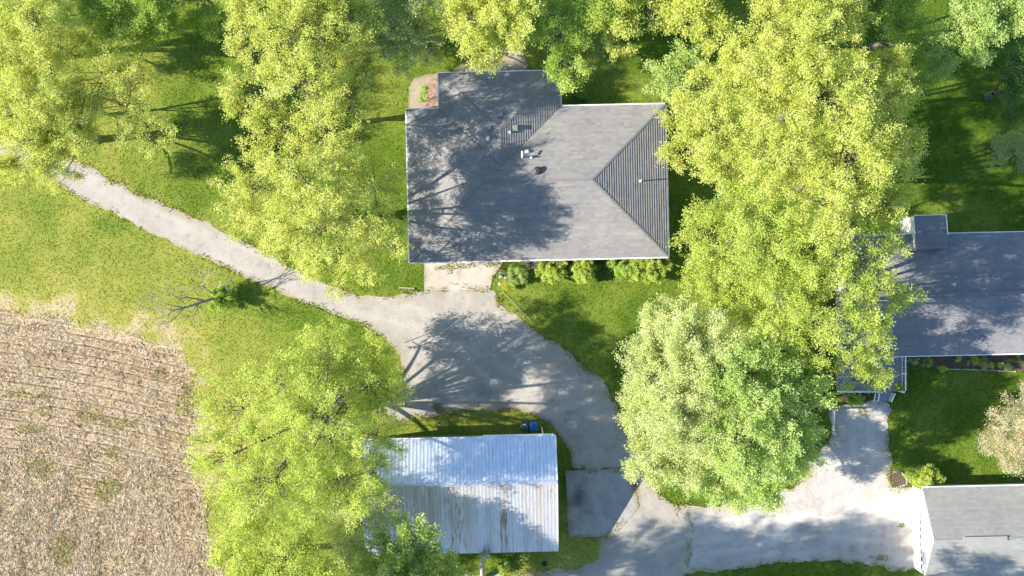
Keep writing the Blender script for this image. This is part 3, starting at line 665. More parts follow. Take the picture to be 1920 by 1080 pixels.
# ------------------------------------------------------------------ dead tree leaning to the left
def dead_tree():
    bx, by, _ = P(424, 552); r = random.Random(5)
    root = empty('dead_tree', (bx, by, 0), label='leafless grey tree leaning left over the lawn below the driveway', cat='tree')
    mb = MB()
    def w(px, py, z): p = P(px, py, z); return Vector((p[0] - bx, p[1] - by, z))
    def limb(pts, r0, r1, depth=0):
        n = len(pts); mb.tube(pts, [r0 + (r1 - r0) * i / (n - 1) for i in range(n)], 6 if depth == 0 else 4)
        if depth > 2: return
        L_ = (pts[-1] - pts[0]).length
        for _ in range([7, 6, 4][depth]):
            i = r.randrange(max(0, n // 3), n - 1) if n > 2 else 0; t = r.random(); p = pts[i].lerp(pts[i + 1], t)
            d = (pts[i + 1] - pts[i]).normalized(); g = Vector((r.gauss(0, 1), r.gauss(0, 1), r.gauss(0, .7))).normalized()
            d2 = (d * .9 + g * .75).normalized(); l = L_ * r.uniform(.2, .5)
            q = [p]; dd = d2
            for _k in range(3):
                q.append(q[-1] + dd * l / 3); dd = (dd + Vector((r.gauss(0, .2), r.gauss(0, .2), r.gauss(0, .12) + .05))).normalized()
            ra = max(.009, (r0 + (r1 - r0) * (i + t) / (n - 1)) * .45); limb(q, ra, max(.006, ra * .3), depth + 1)
    limb([w(424, 552, 0), w(405, 558, 1.0), w(380, 566, 2.1), (w(355, 574, 3.0)), w(330, 581, 3.8), w(306, 583, 4.4)], .17, .03)
    limb([w(345, 576, 3.2), w(335, 588, 3.8), w(320, 603, 4.3), w(308, 614, 4.7)], .06, .012, 1)
    limb([w(385, 564, 1.9), w(365, 560, 3.0), w(350, 557, 3.8), w(335, 561, 4.2), w(318, 550, 4.8), w(300, 542, 5.2)], .08, .012, 1)
    limb([w(352, 557, 3.7), w(345, 550, 4.2), w(336, 540, 4.8)], .04, .01, 1)
    limb([w(416, 552, .6), w(398, 550, 1.6), w(385, 541, 2.8), w(378, 536, 3.2), w(390, 520, 4.4), w(396, 505, 5.2)], .09, .012, 1)
    limb([w(385, 541, 2.8), w(378, 522, 4.0), w(373, 503, 5.0)], .04, .01, 1)
    limb([w(420, 553, .3), w(404, 543, 1.0), w(415, 535, 1.8), w(428, 531, 2.4)], .08, .02, 1)
    limb([w(345, 577, 3.2), w(322, 572, 4.2), w(303, 567, 4.6), w(288, 561, 4.9)], .05, .012, 1)
    mb.build('trunk', M['bark_grey'], root, smooth=True)
dead_tree()

# ------------------------------------------------------------------ roofs
def clip(poly, axis, val, keep_gt):
    out = []; n = len(poly)
    for i in range(n):
        a, b = poly[i], poly[(i + 1) % n]; fa = a[axis] - val; fb = b[axis] - val
        if not keep_gt: fa, fb = -fa, -fb
        if fa >= 0: out.append(a)
        if (fa >= 0) != (fb >= 0):
            t = fa / (fa - fb); out.append(tuple(a[k] + t * (b[k] - a[k]) for k in (0, 1)))
    return out
def shingle_face(mb, poly3, expo=.20, th=.030, r=random.Random(1), lift=0):
    """poly3: convex planar polygon, first two points are the eave edge"""
    o = Vector(poly3[0]); e = (Vector(poly3[1]) - o).normalized()
    nrm = Vector((0, 0, 0)); pts = [Vector(p) for p in poly3]
    for i in range(1, len(pts) - 1): nrm += (pts[i] - o).cross(pts[i + 1] - o)
    nrm.normalize()
    if nrm.z < 0: nrm = -nrm
    up = nrm.cross(e).normalized()
    if up.z < 0: up = -up
    p2 = [((p - o).dot(e), (p - o).dot(up)) for p in pts]
    vmax = max(p[1] for p in p2); k = 0; v = -.02; rowt = .5
    while v < vmax - .01:
        v1 = min(v + expo, vmax); strip = clip(clip(p2, 1, max(v, 0), True), 1, v1, False)
        if len(strip) >= 3:
            rowt = .5 + (r.random() - .5) * .25
            u0 = min(p[0] for p in strip); u1 = max(p[0] for p in strip); u = u0 - r.random() * .5
            while u < u1:
                w_ = r.choice((.33, .33, .33, .5, .66)); c = clip(clip(strip, 0, u, True), 0, u + w_, False); u += w_
                if len(c) < 3: continue
                dz = th + r.random() * .004
                top = [o + e * a + up * b + nrm * (lift + dz * (1 - (b - v) / expo) + .004) for a, b in c]
                t = min(1, max(0, rowt + r.gauss(0, .17))); mb.face(top, t)
                low = sorted([q for q in c if abs(q[1] - max(v, 0)) < 1e-4])
                if len(low) >= 2:
                    a, b = low[0], low[-1]
                    A = o + e * a[0] + up * a[1]; B = o + e * b[0] + up * b[1]; z = nrm * (lift + dz + .004)
                    mb.face([A + nrm * lift, B + nrm * lift, B + z, A + z], t * .6)
        v = v1; k += 1
def cap_line(mb, a, b, w_=.3, th=.03, seg=.3, r=random.Random(2)):
    a = Vector(a); b = Vector(b); L_ = (b - a).length; n = max(1, int(L_ / seg)); d = (b - a) / n
    for i in range(n):
        p = a + d * i; mb.bar(p + Vector((0, 0, .035)), p + d * 1.02 + Vector((0, 0, .022)), w_, th, .4 + r.random() * .3)
def gutter(parent, a, b, mat='white_paint', w_=.11):
    mb = MB(); mb.bar((a[0], a[1], a[2] - .06), (b[0], b[1], b[2] - .06), w_, .11); mb.build('gutter', M[mat], parent)
def window(parent, c, wd, ht, nrm, cols=2):
    """window on a wall: centre c, axis-aligned wall normal nrm (x or y)"""
    ax = (0, 1) if nrm[0] else (1, 0); mb = MB(); s = Vector((nrm[0], nrm[1], 0)); a = Vector((ax[0], ax[1], 0)); c = Vector(c)
    z = Vector((0, 0, 1))
    for k in (-1, 1):
        mb.bar(c + a * k * wd / 2 - z * ht / 2 + s * .03, c + a * k * wd / 2 + z * ht / 2 + s * .03, .08, .06)
        mb.bar(c - a * (wd / 2 + .04) + z * k * ht / 2 + s * .035, c + a * (wd / 2 + .04) + z * k * ht / 2 + s * .035, .07, .08)
    for k in range(1, cols):
        q = c + a * (-wd / 2 + wd * k / cols); mb.bar(q - z * ht / 2 + s * .028, q + z * ht / 2 + s * .028, .05, .04)
    w_ = mb.build('window', M['window_frame'], parent)
    g = MB(); g.box(tuple(c + s * .012), (.02 if nrm[0] else wd, .02 if nrm[1] else wd, ht)); g.build('pane', M['glass'], w_)
ROT = math.radians(1.25)

def pipe(parent, x, y, z, r_, h_, mat='white_paint', flare=True):
    mb = MB()
    mb.lathe([(r_ * 2.4, -.12), (r_ * 2.2, .03), (r_ * 1.1, .08), (r_, .1), (r_, h_), (r_ * .8, h_), (r_ * .8, h_ - .04)], (x, y, z), 14)
    return mb.build('vent_pipe', M[mat], parent, smooth=False)
def boxvent(parent, x, y, z, s_=.36, mat='vent_metal'):
    mb = MB(); mb.box((x, y, z + .06), (s_ * 1.25, s_ * 1.25, .04)); mb.box((x, y, z + .15), (s_ * .8, s_ * .8, .16)); mb.box((x, y, z + .25), (s_, s_, .05))
    return mb.build('roof_vent', M[mat], parent, bevel=.01)

# ---- main hip roofed house
def main_house():
    ze, sl = 2.75, .36
    cx, cy, _ = P(1007.75, 343.5, ze)
    R_ = empty('ranch_house', (cx, cy, 0), ROT, label='grey hip roofed house with a north wing, in the middle of the picture', cat='house')
    a, b = 10.62, 6.27                    # half width and depth at the eaves
    zr = ze + b * sl
    wx0, wx1, wy = -2.95 - 4.98, -2.95 + 4.98, b + 2.92
    wc = (wx0 + wx1) / 2; hw = (wx1 - wx0) / 2; zw = ze + hw * sl
    mb = MB(); rr = random.Random(3)
    E = lambda x, y, z: (x, y, z)
    shingle_face(mb, [E(-a, -b, ze), E(a, -b, ze), E(a - b, 0, zr), E(-a + b, 0, zr)], r=rr)
    shingle_face(mb, [E(a, b, ze), E(-a, b, ze), E(-a + b, 0, zr), E(a - b, 0, zr)], r=rr)
    shingle_face(mb, [E(a, -b, ze), E(a, b, ze), E(a - b, 0, zr)], r=rr, th=.045, expo=.21)
    shingle_face(mb, [E(-a, b, ze), E(-a, -b, ze), E(-a + b, 0, zr)], r=rr)
    # wing: west, east slopes run in to the valleys, north hip
    yv = b - hw                            # where the wing ridge meets the main slope
    shingle_face(mb, [E(wx0, wy, ze), E(wx0, b, ze), E(wc, yv, zw), E(wc, wy - hw, zw)], r=rr, lift=.012)
    shingle_face(mb, [E(wx1, b, ze), E(wx1, wy, ze), E(wc, wy - hw, zw), E(wc, yv, zw)], r=rr, lift=.012, th=.045, expo=.21)
    shingle_face(mb, [E(wx1, wy, ze), E(wx0, wy, ze), E(wc, wy - hw, zw)], r=rr, lift=.012)
    roof = mb.build('roof', M['shingle'], R_)
    cap = MB(); e = .02
    for p, q in (((-a + b, 0, zr), (a - b, 0, zr)), ((a, -b, ze), (a - b, 0, zr)), ((a, b, ze), (a - b, 0, zr)), ((-a, -b, ze), (-a + b, 0, zr)), ((-a, b, ze), (-a + b, 0, zr)),
                 ((wc, wy - hw, zw), (wc, yv, zw)), ((wx0, wy, ze), (wc, wy - hw, zw)), ((wx1, wy, ze), (wc, wy - hw, zw))):
        cap_line(cap, p, q, .18)
    tag(cap.build('ridge_cap', M['cap'], roof), kind='stuff')
    vl = MB()
    for p, q in (((wx0, b, ze), (wc, yv, zw)), ((wx1, b, ze), (wc, yv, zw))):
        p = Vector(p) + Vector((0, 0, .03)); q = Vector(q) + Vector((0, 0, .03)); vl.bar(p, q, .09, .02)
    vl.build('valley', M['moss'], roof)
    def zr_main(x, y): return ze + min(b - abs(y), a - abs(x)) * sl
    def zr_wing(x, y): return ze + min(hw - abs(x - wc), wy - y) * sl
    def loc(px, py, z):
        X, Y, _ = P(px, py, z); dx, dy = X - cx, Y - cy; c, s = math.cos(ROT), math.sin(ROT); return dx * c + dy * s, -dx * s + dy * c
    for px, py, s_ in ((939, 214, .34), (918, 241, .30), (966, 240, .38)):
        x, y = loc(px, py, 4.1); boxvent(roof, x, y, zr_wing(x, y), s_)
    for px, py, h_, rad, wing in ((916, 259, .75, .09, 1), (955, 248, .3, .07, 1), (1202, 338, .85, .06, 0), (988, 284, .3, .10, 0)):
        x, y = loc(px, py, 4.4); pipe(roof, x, y, zr_wing(x, y) if wing else zr_main(x, y), rad, h_)
    # white elbowed flue: two uprights
    x, y = loc(979, 291, 4.6); z = zr_main(x, y); m2 = MB()
    m2.tube([(x, y - .15, z - .05), (x, y - .15, z + .75), (x, y - .1, z + .82), (x, y + .28, z + .82)], .07, 8); m2.build('flue_pipe', M['white_paint'], roof)
    x, y = loc(996, 295, 4.6); pipe(roof, x, y, zr_main(x, y), .055, .45)
    x, y = loc(1008, 320, 4.8); z = zr_main(x, y); m3 = MB()
    m3.lathe([(.24, -.1), (.24, .12), (.33, .13), (.335, .2), (.30, .26), (.18, .31), (.02, .33)], (x, y, z), 24); m3.build('turbine_vent', M['dark_plastic'], roof, smooth=False)
    # soffit and fascia
    mb = MB(); mb.box((0, 0, ze - .10), (2 * a - .04, 2 * b - .04, .05)); mb.box((wc, (b + wy) / 2, ze - .10), (2 * hw - .04, wy - b + .02, .048)); mb.build('soffit', M['white_paint'], R_)
    for p, q in (((-a, -b), (a, -b)), ((a, -b), (a, b)), ((a, b), (wx1, b)), ((wx1, b), (wx1, wy)), ((wx1, wy), (wx0, wy)), ((wx0, wy), (wx0, b)), ((wx0, b), (-a, b)), ((-a, b), (-a, -b))):
        d = Vector((q[0] - p[0], q[1] - p[1])); d.normalize(); n_ = Vector((d.y, -d.x)) * .05
        gutter(R_, (p[0] + n_.x, p[1] + n_.y, ze), (q[0] + n_.x, q[1] + n_.y, ze))
    o = .55; mb = MB(); mb.box((0, 0, 1.3), (2 * a - 2 * o, 2 * b - 2 * o, 2.6)); mb.build('wall', M['cream_siding'], R_)
    mb = MB(); mb.box((wc, (b - o + wy - o) / 2, 1.298), (2 * hw - 2 * o, wy - b, 2.59)); mb.build('wall', M['cream_siding'], R_)
    # garage door facing the apron, front door, windows
    mb = MB(); gx, _ = loc(875, 500, 1)
    for k in range(4): mb.box((gx, -b + o - .03, .32 + k * .56), (4.9, .05, .53))
    mb.build('garage_door', M['white_paint'], R_)
    for x in (-1.2, 2.2, 5.4, 8.2): window(R_, (x, -b + o, 1.5), 1.5, 1.2, (0, -1))
    for y in (-3, 2.5): window(R_, (a - o, y, 1.5), 1.2, 1.1, (1, 0)); window(R_, (-a + o, y, 1.5), 1.2, 1.1, (-1, 0))
    window(R_, (wc, wy - o, 1.4), 1.8, 1.6, (0, 1))
main_house()

def gable(name, label, cat, cx, cy, L_, hd, ze, zr, mat, wallmat, r, over_e=.35, over_g=.3, expo=.2):
    """E-W ridge gable building centred cx,cy with half length L_, half depth hd (at the eaves)"""
    R_ = empty(name, (cx, cy, 0), ROT, label=label, cat=cat); mb = MB()
    shingle_face(mb, [(-L_, -hd, ze), (L_, -hd, ze), (L_, 0, zr), (-L_, 0, zr)], r=r, expo=expo)
    shingle_face(mb, [(L_, hd, ze), (-L_, hd, ze), (-L_, 0, zr), (L_, 0, zr)], r=r, expo=expo)
    roof = mb.build('roof', M[mat], R_)
    sk = MB()
    for s_ in (-1, 1):
        sk.face([(-L_, s_ * hd, ze - .06), (L_, s_ * hd, ze - .06), (L_, 0, zr - .06), (-L_, 0, zr - .06)])
    sk.build('soffit', M['white_paint'], R_)
    for s_ in (-1, 1):
        gutter(R_, (-L_, s_ * (hd + .04), ze), (L_, s_ * (hd + .04), ze))
        for e in (-1, 1):
            m2 = MB(); m2.bar((e * (L_ + .012), s_ * hd, ze - .08), (e * (L_ + .012), 0, zr - .08), .03, .18); m2.build('bargeboard', M['white_paint'], R_)
    x = L_ - over_g; y = hd - over_e; sl = (zr - ze) / hd; zt = ze + over_e * sl - .08; zp = zr - .08
    m3 = MB()
    for a_, b_ in (((-x, -y), (x, -y)), ((x, y), (-x, y))): m3.face([(*a_, 0), (*b_, 0), (*b_, zt), (*a_, zt)])
    for e in (-1, 1): m3.face([(e * x, -y, 0), (e * x, y, 0), (e * x, y, zt), (e * x, 0, zp), (e * x, -y, zt)])
    m3.build('wall', M[wallmat], R_)
    return R_, roof, x, y, zt, zp

# ---- eastern house with gable, bump-out and porch
def east_house():
    ze = 3.0; x0 = P(1578, 560, ze)[0]; L_ = 13.2; yt = P(1750, 439, ze)[1]; yb = P(1750, 666, ze)[1]; hd = (yt - yb) / 2
    cy0 = (yt + yb) / 2; xw = P(1750, 552, ze)[0]; cx = x0 + L_; cy = cy0 + (cx - xw) * math.sin(ROT); zr = ze + hd * .34
    R_, roof, x, y, zt, zp = gable('eastern_house', 'dark roofed gable house with white siding at the right edge, behind the grove', 'house', cx, cy, L_, hd, ze, zr, 'shingle_dark', 'white_paint', random.Random(8))
    cap = MB()
    cap.bar((-L_ + .5, 0, zr + .05), (L_ - .5, 0, zr + .05), .40, .07)
    cap.build('ridge_vent', M['ridge'], roof)
    pipe(roof, *(lambda p: (p[0] - cx, p[1] - cy, zr - .5))(P(1786, 531, zr)), .14, .95, 'galv')
    # siding boards on the west gable: lapped courses
    sb = MB(); k = 0; z = .15
    while z < zp - .15:
        half = y if z < zt else y * (zp - z) / (zp - zt)
        sb.box((-x - .012, 0, z), (.02, 2 * half - .02, .022)); z += .2
    sb.build('siding_edge', M['white_paint'], R_)
    window(R_, (-x, 1.8, 1.6), 1.3, 1.2, (-1, 0)); window(R_, (-x, -2, 1.6), 1.3, 1.2, (-1, 0))
    # bump-out on the north side: white west wall, shallow dark roof
    zb = 3.65; bx0, by1, _ = P(1713, 404, zb); bx1 = P(1773, 404, zb)[0]; bx0 -= cx; bx1 -= cx; by1 -= cy; yb0 = hd - .9
    dy = (bx0 + bx1) / 2 * 0
    o = MB(); c, s = math.cos(-ROT), math.sin(-ROT)
    def rl(px, py, z_): X, Y, _ = P(px, py, z_); return (X - cx) * c - (Y - cy) * s, (X - cx) * s + (Y - cy) * c
    ax, ay = rl(1713, 405, zb); bx, by = rl(1773, 403, zb); ay = (ay + by) / 2
    shingle_face(o, [(bx, ay, zb), (ax, ay, zb), (ax, hd - 1.2, zb + .35), (bx, hd - 1.2, zb + .35)], r=random.Random(4)); br = o.build('bump_roof', M['shingle_dark'], R_)
    w_ = MB(); w_.box(((ax + bx) / 2, (ay + hd - 1.2) / 2, (zb - .03) / 2), (bx - ax - .1, ay - hd + 1.2 - .1, zb - .06)); w_.build('bump_wall', M['white_paint'], R_)
    for p, q in (((ax - .02, ay + .03, zb + .03), (bx + .02, ay + .03, zb + .03)), ((ax - .03, ay, zb + .03), (ax - .03, hd - .1, zb + .3)), ((bx + .03, ay, zb + .03), (bx + .03, hd - .1, zb + .3))):
        t = MB(); t.bar(p, q, .06, .1); t.build('trim', M['white_paint'], R_)
    for e in range(4): window(R_, (-9 + e * 5.2, -y, 1.5), 1.5, 1.2, (0, -1))
east_house()

# ---- porch: boarded deck, railing with balusters, steps
def porch():
    x0, y1, _ = P(1570, 668, .5); x1, y0, _ = P(1692, 734, .5)
    R_ = empty('porch', ((x0 + x1) / 2, (y0 + y1) / 2, 0), 0, label='grey boarded porch deck with white railing on the eastern house', cat='porch')
    cx, cy = (x0 + x1) / 2, (y0 + y1) / 2; w_, d = x1 - x0, y1 - y0 + .6; cy2 = .3
    m0 = MB(); m0.box((0, 0, 0), (w_, .135, .04)); me0 = None
    n = int(d / .145)
    for i in range(n):
        y = cy2 - d / 2 + .07 + i * .145
        if me0 is None:
            b = m0.build('deck_board', M['deck'], R_); me0 = b.data
        else:
            b = bpy.data.objects.new('deck_board', me0); C.objects.link(b); b.parent = R_
        b.location = (0, y, .5)
    m = MB(); m.box((0, cy2, .24), (w_ - .1, d - .1, .47)); m.build('deck_frame', M['wood_grey'], R_)
    def rail(a, b, hgt=.95, z=.52, nm='railing'):
        a = Vector((*a, z)); b = Vector((*b, z)); m = MB(); up = Vector((0, 0, 1))
        m.bar(a + up * hgt, b + up * hgt, .10, .06); m.bar(a + up * .1, b + up * .1, .05, .05); r_ = m.build(nm, M['white_paint'], R_)
        L_ = (b - a).length; k = max(2, int(L_ / .19)); bal = None
        for i in range(1, k):
            p = a.lerp(b, i / k)
            if bal is None:
                q = MB(); q.box((0, 0, (hgt + .1) / 2), (.045, .045, hgt - .14)); ob = q.build('baluster', M['white_paint'], r_); bal = ob.data
            else:
                ob = bpy.data.objects.new('baluster', bal); C.objects.link(ob); ob.parent = r_
            ob.location = p
        for p in (a, b, a.lerp(b, .5)):
            q = MB(); q.box((0, 0, hgt / 2 + .02), (.11, .11, hgt + .12)); q.box((0, 0, hgt + .1), (.15, .15, .04)); ob = q.build('post', M['white_paint'], r_); ob.location = p
    hw, y_s = w_ / 2, cy2 - d / 2
    rail((hw - .05, y_s + .05), (hw - .05, -cy2 + d / 2 + .1))
    lx = lambda px: P(px, 734, .5)[0] - cx
    rail((-hw + .05, y_s + .05), (lx(1640), y_s + .05))
    rail((lx(1684), y_s + .05), (hw - .05, y_s + .05))
    st = MB()
    for i in range(3): st.box((lx(1658), y_s - .14 - i * .28, .42 - i * .14), (1.25, .30, .06)); 
    st.box((lx(1658), y_s - .3, .12), (1.2, .55, .22)); st.build('steps', M['deck'], R_)
    sx = lx(1669); m = MB()
    a = Vector((sx + .18, y_s - .1, 1.25)); b = Vector((sx - .0, y_s - .85, .85)); m.bar(a, b, .09, .06); m.bar(a - Vector((0, 0, .75)), b - Vector((0, 0, .65)), .05, .05)
    hr = m.build('handrail', M['white_paint'], R_)
    for i in range(7):
        p = a.lerp(b, (i + .5) / 7); q = MB(); q.box((0, 0, -.36), (.04, .04, .68)); ob = q.build('baluster', M['white_paint'], hr); ob.location = p
    sx = lx(1644)
    for dx in (0, -.35):
        m = MB(); a = Vector((sx + dx, y_s - .1, 1.25)); b = Vector((sx + dx, y_s - .8, .85)); m.bar(a, b, .07, .06); m.bar(b, b - Vector((0, 0, .8)), .07, .07); m.build('handrail', M['white_paint'], R_)
M['deck'] = plain('deck', (.27, .28, .31), .8, var=.25, scale=5)
porch()

# ---- white garage
def garage():
    ze = 2.75; zr = 5.2; yt = P(1760, 914, ze)[1]; hd = 3.75; L_ = 5.2; x0 = P(1731, 1000, ze)[0]
    cx = x0 + L_; cy = yt - hd + L_ * math.sin(ROT) * .8
    R_, roof, x, y, zt, zp = gable('white_garage', 'white garage with pale grey gable roof and a row of small door windows', 'garage', cx, cy, L_, hd, ze, zr, 'shingle_pale', 'white_paint', random.Random(9), over_e=.28, over_g=.12)
    v = MB(); a = P(1806, 1017, zr)[0] - cx; b = P(1888, 1017, zr)[0] - cx
    v.bar((a, 0, zr + .06), (b, 0, zr + .06), .36, .07); v.build('ridge_vent', M['shingle_pale'], roof)
    # door on the west gable
    dw = 4.9; dy = -.75
    for k in range(4):
        m = MB(); m.box((-x - .03, dy, .3 + k * .55), (.05, dw, .53)); dr = m.build('door_panel', M['white_paint'], R_)
        for j in range(8):
            if k == 3:
                g = MB(); g.box((-x - .062, dy - dw / 2 + (j + .5) * dw / 8, .3 + k * .55), (.02, .40, .30)); g.build('pane', M['glass'], dr)
    m = MB()
    for s_ in (-1, 1): m.box((-x - .03, dy + s_ * (dw / 2 + .08), 1.15), (.07, .12, 2.35))
    m.box((-x - .03, dy, 2.4), (.07, dw + .3, .12)); m.build('door_frame', M['white_paint'], R_)
    # small nine-hole vent north of the door
    vt = MB()
    for i in range(3):
        for j in range(3): vt.box((-x - .015, 2.35 + i * .16, 1.75 + j * .16), (.02, .08, .08))
    vt.build('door_lights', M['vent_metal'], R_)
    sb = MB(); z = .2
    while z < zp - .2:
        half = y if z < zt else y * (zp - z) / (zp - zt); sb.box((-x - .008, 0, z), (.014, 2 * half - .02, .018)); z += .2
    sb.build('siding_edge', M['white_paint'], R_)
garage()

# ---- metal roofed shed
def shed():
    ox, oy, _ = P(1045, 904, 5.0)
    R_ = empty('metal_roofed_shed', (ox, oy, 0), ROT * 1.05, label='long shed with a rusty sheet metal saltbox roof beside the gravel court', cat='shed')
    zr = 5.0; zn = 3.5; zs = 2.5; dn = 3.55; ds = 6.1; W = .585; n = 27
    def panel(d, z1, s_, name, rust):
        L_ = math.hypot(d, zr - z1); m = []; prof = []
        xsn = [0, .015, .035, .07, .09, .18, .275, .295, .33, .35, .46, .535, .55, .575, .585]
        zsn = [0, .024, .024, 0, 0, 0, 0, .008, .008, 0, 0, 0, .008, .008, 0]
        V = []; F = []; ns = 8
        for i in range(ns + 1):
            t = i / ns
            for x_, z_ in zip(xsn, zsn): V.append((x_, s_ * d * t, (zr + (z1 - zr) * t) + z_))
        k = len(xsn)
        for i in range(ns):
            for j in range(k - 1):
                f = (i * k + j, i * k + j + 1, (i + 1) * k + j + 1, (i + 1) * k + j); F.append(f if s_ < 0 else f[::-1])
        F = np.array(F); F = F[:, ::-1] if True else F
        return np.array(V), F
    r = random.Random(4); protos = {}
    for s_, d, z1 in ((1, dn, zn), (-1, ds, zs)):
        V, F = panel(d, z1, s_, '', 0)
        for i in range(n):
            rust = .05 + .15 * r.random() if s_ > 0 else .30 + .30 * r.random()
            if s_ < 0 and i in (0, 7): rust = .68
            if s_ < 0 and i in (13, 14, 3): rust = .62
            key = (s_, round(rust * 6), (i * 7) % 5 if s_ < 0 else 0)
            if key not in protos:
                o = mesh_np('roof_panel', V, F, M['sheet'], R_, {'rust': ('POINT', np.full(len(V), rust)), 'warm': ('POINT', np.full(len(V), 0.0 if s_ > 0 else min(1, .55 + .45 * ((i * 7) % 5) / 5)))}); protos[key] = o.data
            else:
                o = bpy.data.objects.new('roof_panel', protos[key]); C.objects.link(o); o.parent = R_
            o.location = (-(i + 1) * W, 0, (i % 2) * .004 + r.random() * .006)
    L_ = n * W
    for i in range(9):
        cap = MB()
        a = -i * L_ / 9; b = a - L_ / 9 * 1.01; zz = .045 + .008 * (i % 2)
        cap.face([(a, 0, zr + zz + .03), (b, 0, zr + zz + .03), (b, .16, zr + zz - .035), (a, .16, zr + zz - .035)]); cap.face([(b, 0, zr + zz + .03), (a, 0, zr + zz + .03), (a, -.16, zr + zz - .04), (b, -.16, zr + zz - .04)])
        cap.build('ridge_cap', M['galv'], R_)
    # walls
    m = MB(); e = .25; yn, ys = dn - e, -ds + e; zn_, zs_ = zn + e * (zr - zn) / dn - .1, zs + e * (zr - zs) / ds - .1
    x0, x1 = -L_ + .2, -.15
    for x in (x0, x1): m.face([(x, ys, 0), (x, yn, 0), (x, yn, zn_), (x, 0, zr - .1), (x, ys, zs_)])
    m.face([(x0, yn, 0), (x1, yn, 0), (x1, yn, zn_), (x0, yn, zn_)]); m.face([(x0, ys, 0), (x1, ys, 0), (x1, ys, zs_), (x0, ys, zs_)])
    m.build('wall', M['wood_grey'], R_)
    # eave gutter and end trim
    g = MB(); g.bar((-5.9, dn + .10, zn - .06), (-.15, dn + .10, zn - .06), .14, .1); g.build('gutter', M['white_paint'], R_)
    g = MB(); g.bar((-L_, dn + .035, zn - .05), (0, dn + .035, zn - .05), .05, .12); g.build('fascia', M['white_paint'], R_)
    g = MB(); g.tube([(-1.05, dn + .12, zn - .1), (-1.05, dn + .34, zn - .25), (-1.05, dn + .34, .4)], .045, 8); g.build('downspout', M['white_paint'], R_)
    g = MB(); g.bar((.02, 0, zr), (.02, -ds, zs), .04, .10); g.bar((.02, 0, zr), (.02, dn, zn), .04, .10); g.build('verge_trim', M['white_paint'], R_)
    # sliding door on the east gable
    g = MB(); g.box((-.11, -2.6, 1.2), (.06, 2.6, 2.3)); g.build('sliding_door', M['galv'], R_)
    g = MB(); g.tube([(.18, -2.0, 2.05), (.18, -4.0, 2.05)], .03, 6)
    for yy in (-2.0, -2.9, -3.9): g.tube([(-.12, yy, 2.05), (.2, yy, 2.05)], .025, 6)
    g.build('door_rail', M['rust_iron'], R_)
shed()
# hoop hanging beside the shed's east gable
m = MB(); pts = [(math.cos(a) * .26, math.sin(a) * .26, 1.2 + .12 * math.sin(a)) for a in np.linspace(0, 2 * math.pi, 25)]
m.tube(pts, .018, 6, cap=False); m.bar((-.30, 0, 1.2), (-.26, 0, 1.2), .03, .03)
m.tube([(0, -.26, 1.1), (0, -.26, 0)], .02, 6)
o = m.build('hoop_stand', M['wood_grey']); o.location = P(1060, 967); tag(o, 'thin metal hoop on a stake beside the shed\'s east gable', 'hoop')

# ------------------------------------------------------------------ wheeled bins
def wheelie(px, py, mat, label, rz):
    R_ = empty('wheeled_bin', P(px, py), rz, label=label, cat='bin', group='wheeled bins behind the shed')
    m = MB(); b = len(m.v); sec = [(.22, .26, 0.08), (.25, .31, .55), (.29, .37, 1.0)]
    def ring(hx, hy, z, c=.07):
        return [(-hx + c, -hy, z), (hx - c, -hy, z), (hx, -hy + c, z), (hx, hy - c, z), (hx - c, hy, z), (-hx + c, hy, z), (-hx, hy - c, z), (-hx, -hy + c, z)]
    for s_ in sec: m.v += ring(*s_)
    for i in range(2):
        for k in range(8): m.f.append((i * 8 + k, i * 8 + (k + 1) % 8, (i + 1) * 8 + (k + 1) % 8, (i + 1) * 8 + k)); m.t.append(.5)
    m.f.append(tuple(range(7, -1, -1))); m.t.append(.5); m.build('body', M[mat], R_)
    m = MB(); rg = [ring(.315, .40, 1.0, .1), ring(.32, .405, 1.04, .1), ring(.27, .35, 1.085, .09), ring(.20, .26, 1.10, .07)]
    for q in rg: m.v += q
    for i in range(3):
        for k in range(8): m.f.append((i * 8 + k, i * 8 + (k + 1) % 8, (i + 1) * 8 + (k + 1) % 8, (i + 1) * 8 + k)); m.t.append(.5)
    m.f.append(tuple(range(24, 32))); m.t.append(.5); lid = m.build('lid', M[mat], R_)
    m = MB(); m.box((0, .12, 1.108), (.26, .08, .012)); m.build('lid_label', M['white_paint'] if mat == 'bin_green' else M[mat], lid)
    m = MB(); m.tube([(-.22, -.43, .98), (.22, -.43, .98)], .02, 6); m.tube([(-.2, -.36, .98), (-.2, -.44, .98)], .018, 6); m.tube([(.2, -.36, .98), (.2, -.44, .98)], .018, 6); m.build('handle', M[mat], R_)
    for s_ in (-1, 1):
        m = MB(); m.tube([(s_ * .24, -.27, .12), (s_ * .30, -.27, .12)], .12, 12); m.build('wheel', M['dark_plastic'], R_)
wheelie(983, 796, 'bin_green', 'dark green wheeled bin with a white lid label north of the shed', .02)
wheelie(1000, 797, 'bin_blue', 'bright blue wheeled recycling bin north of the shed', -.03)

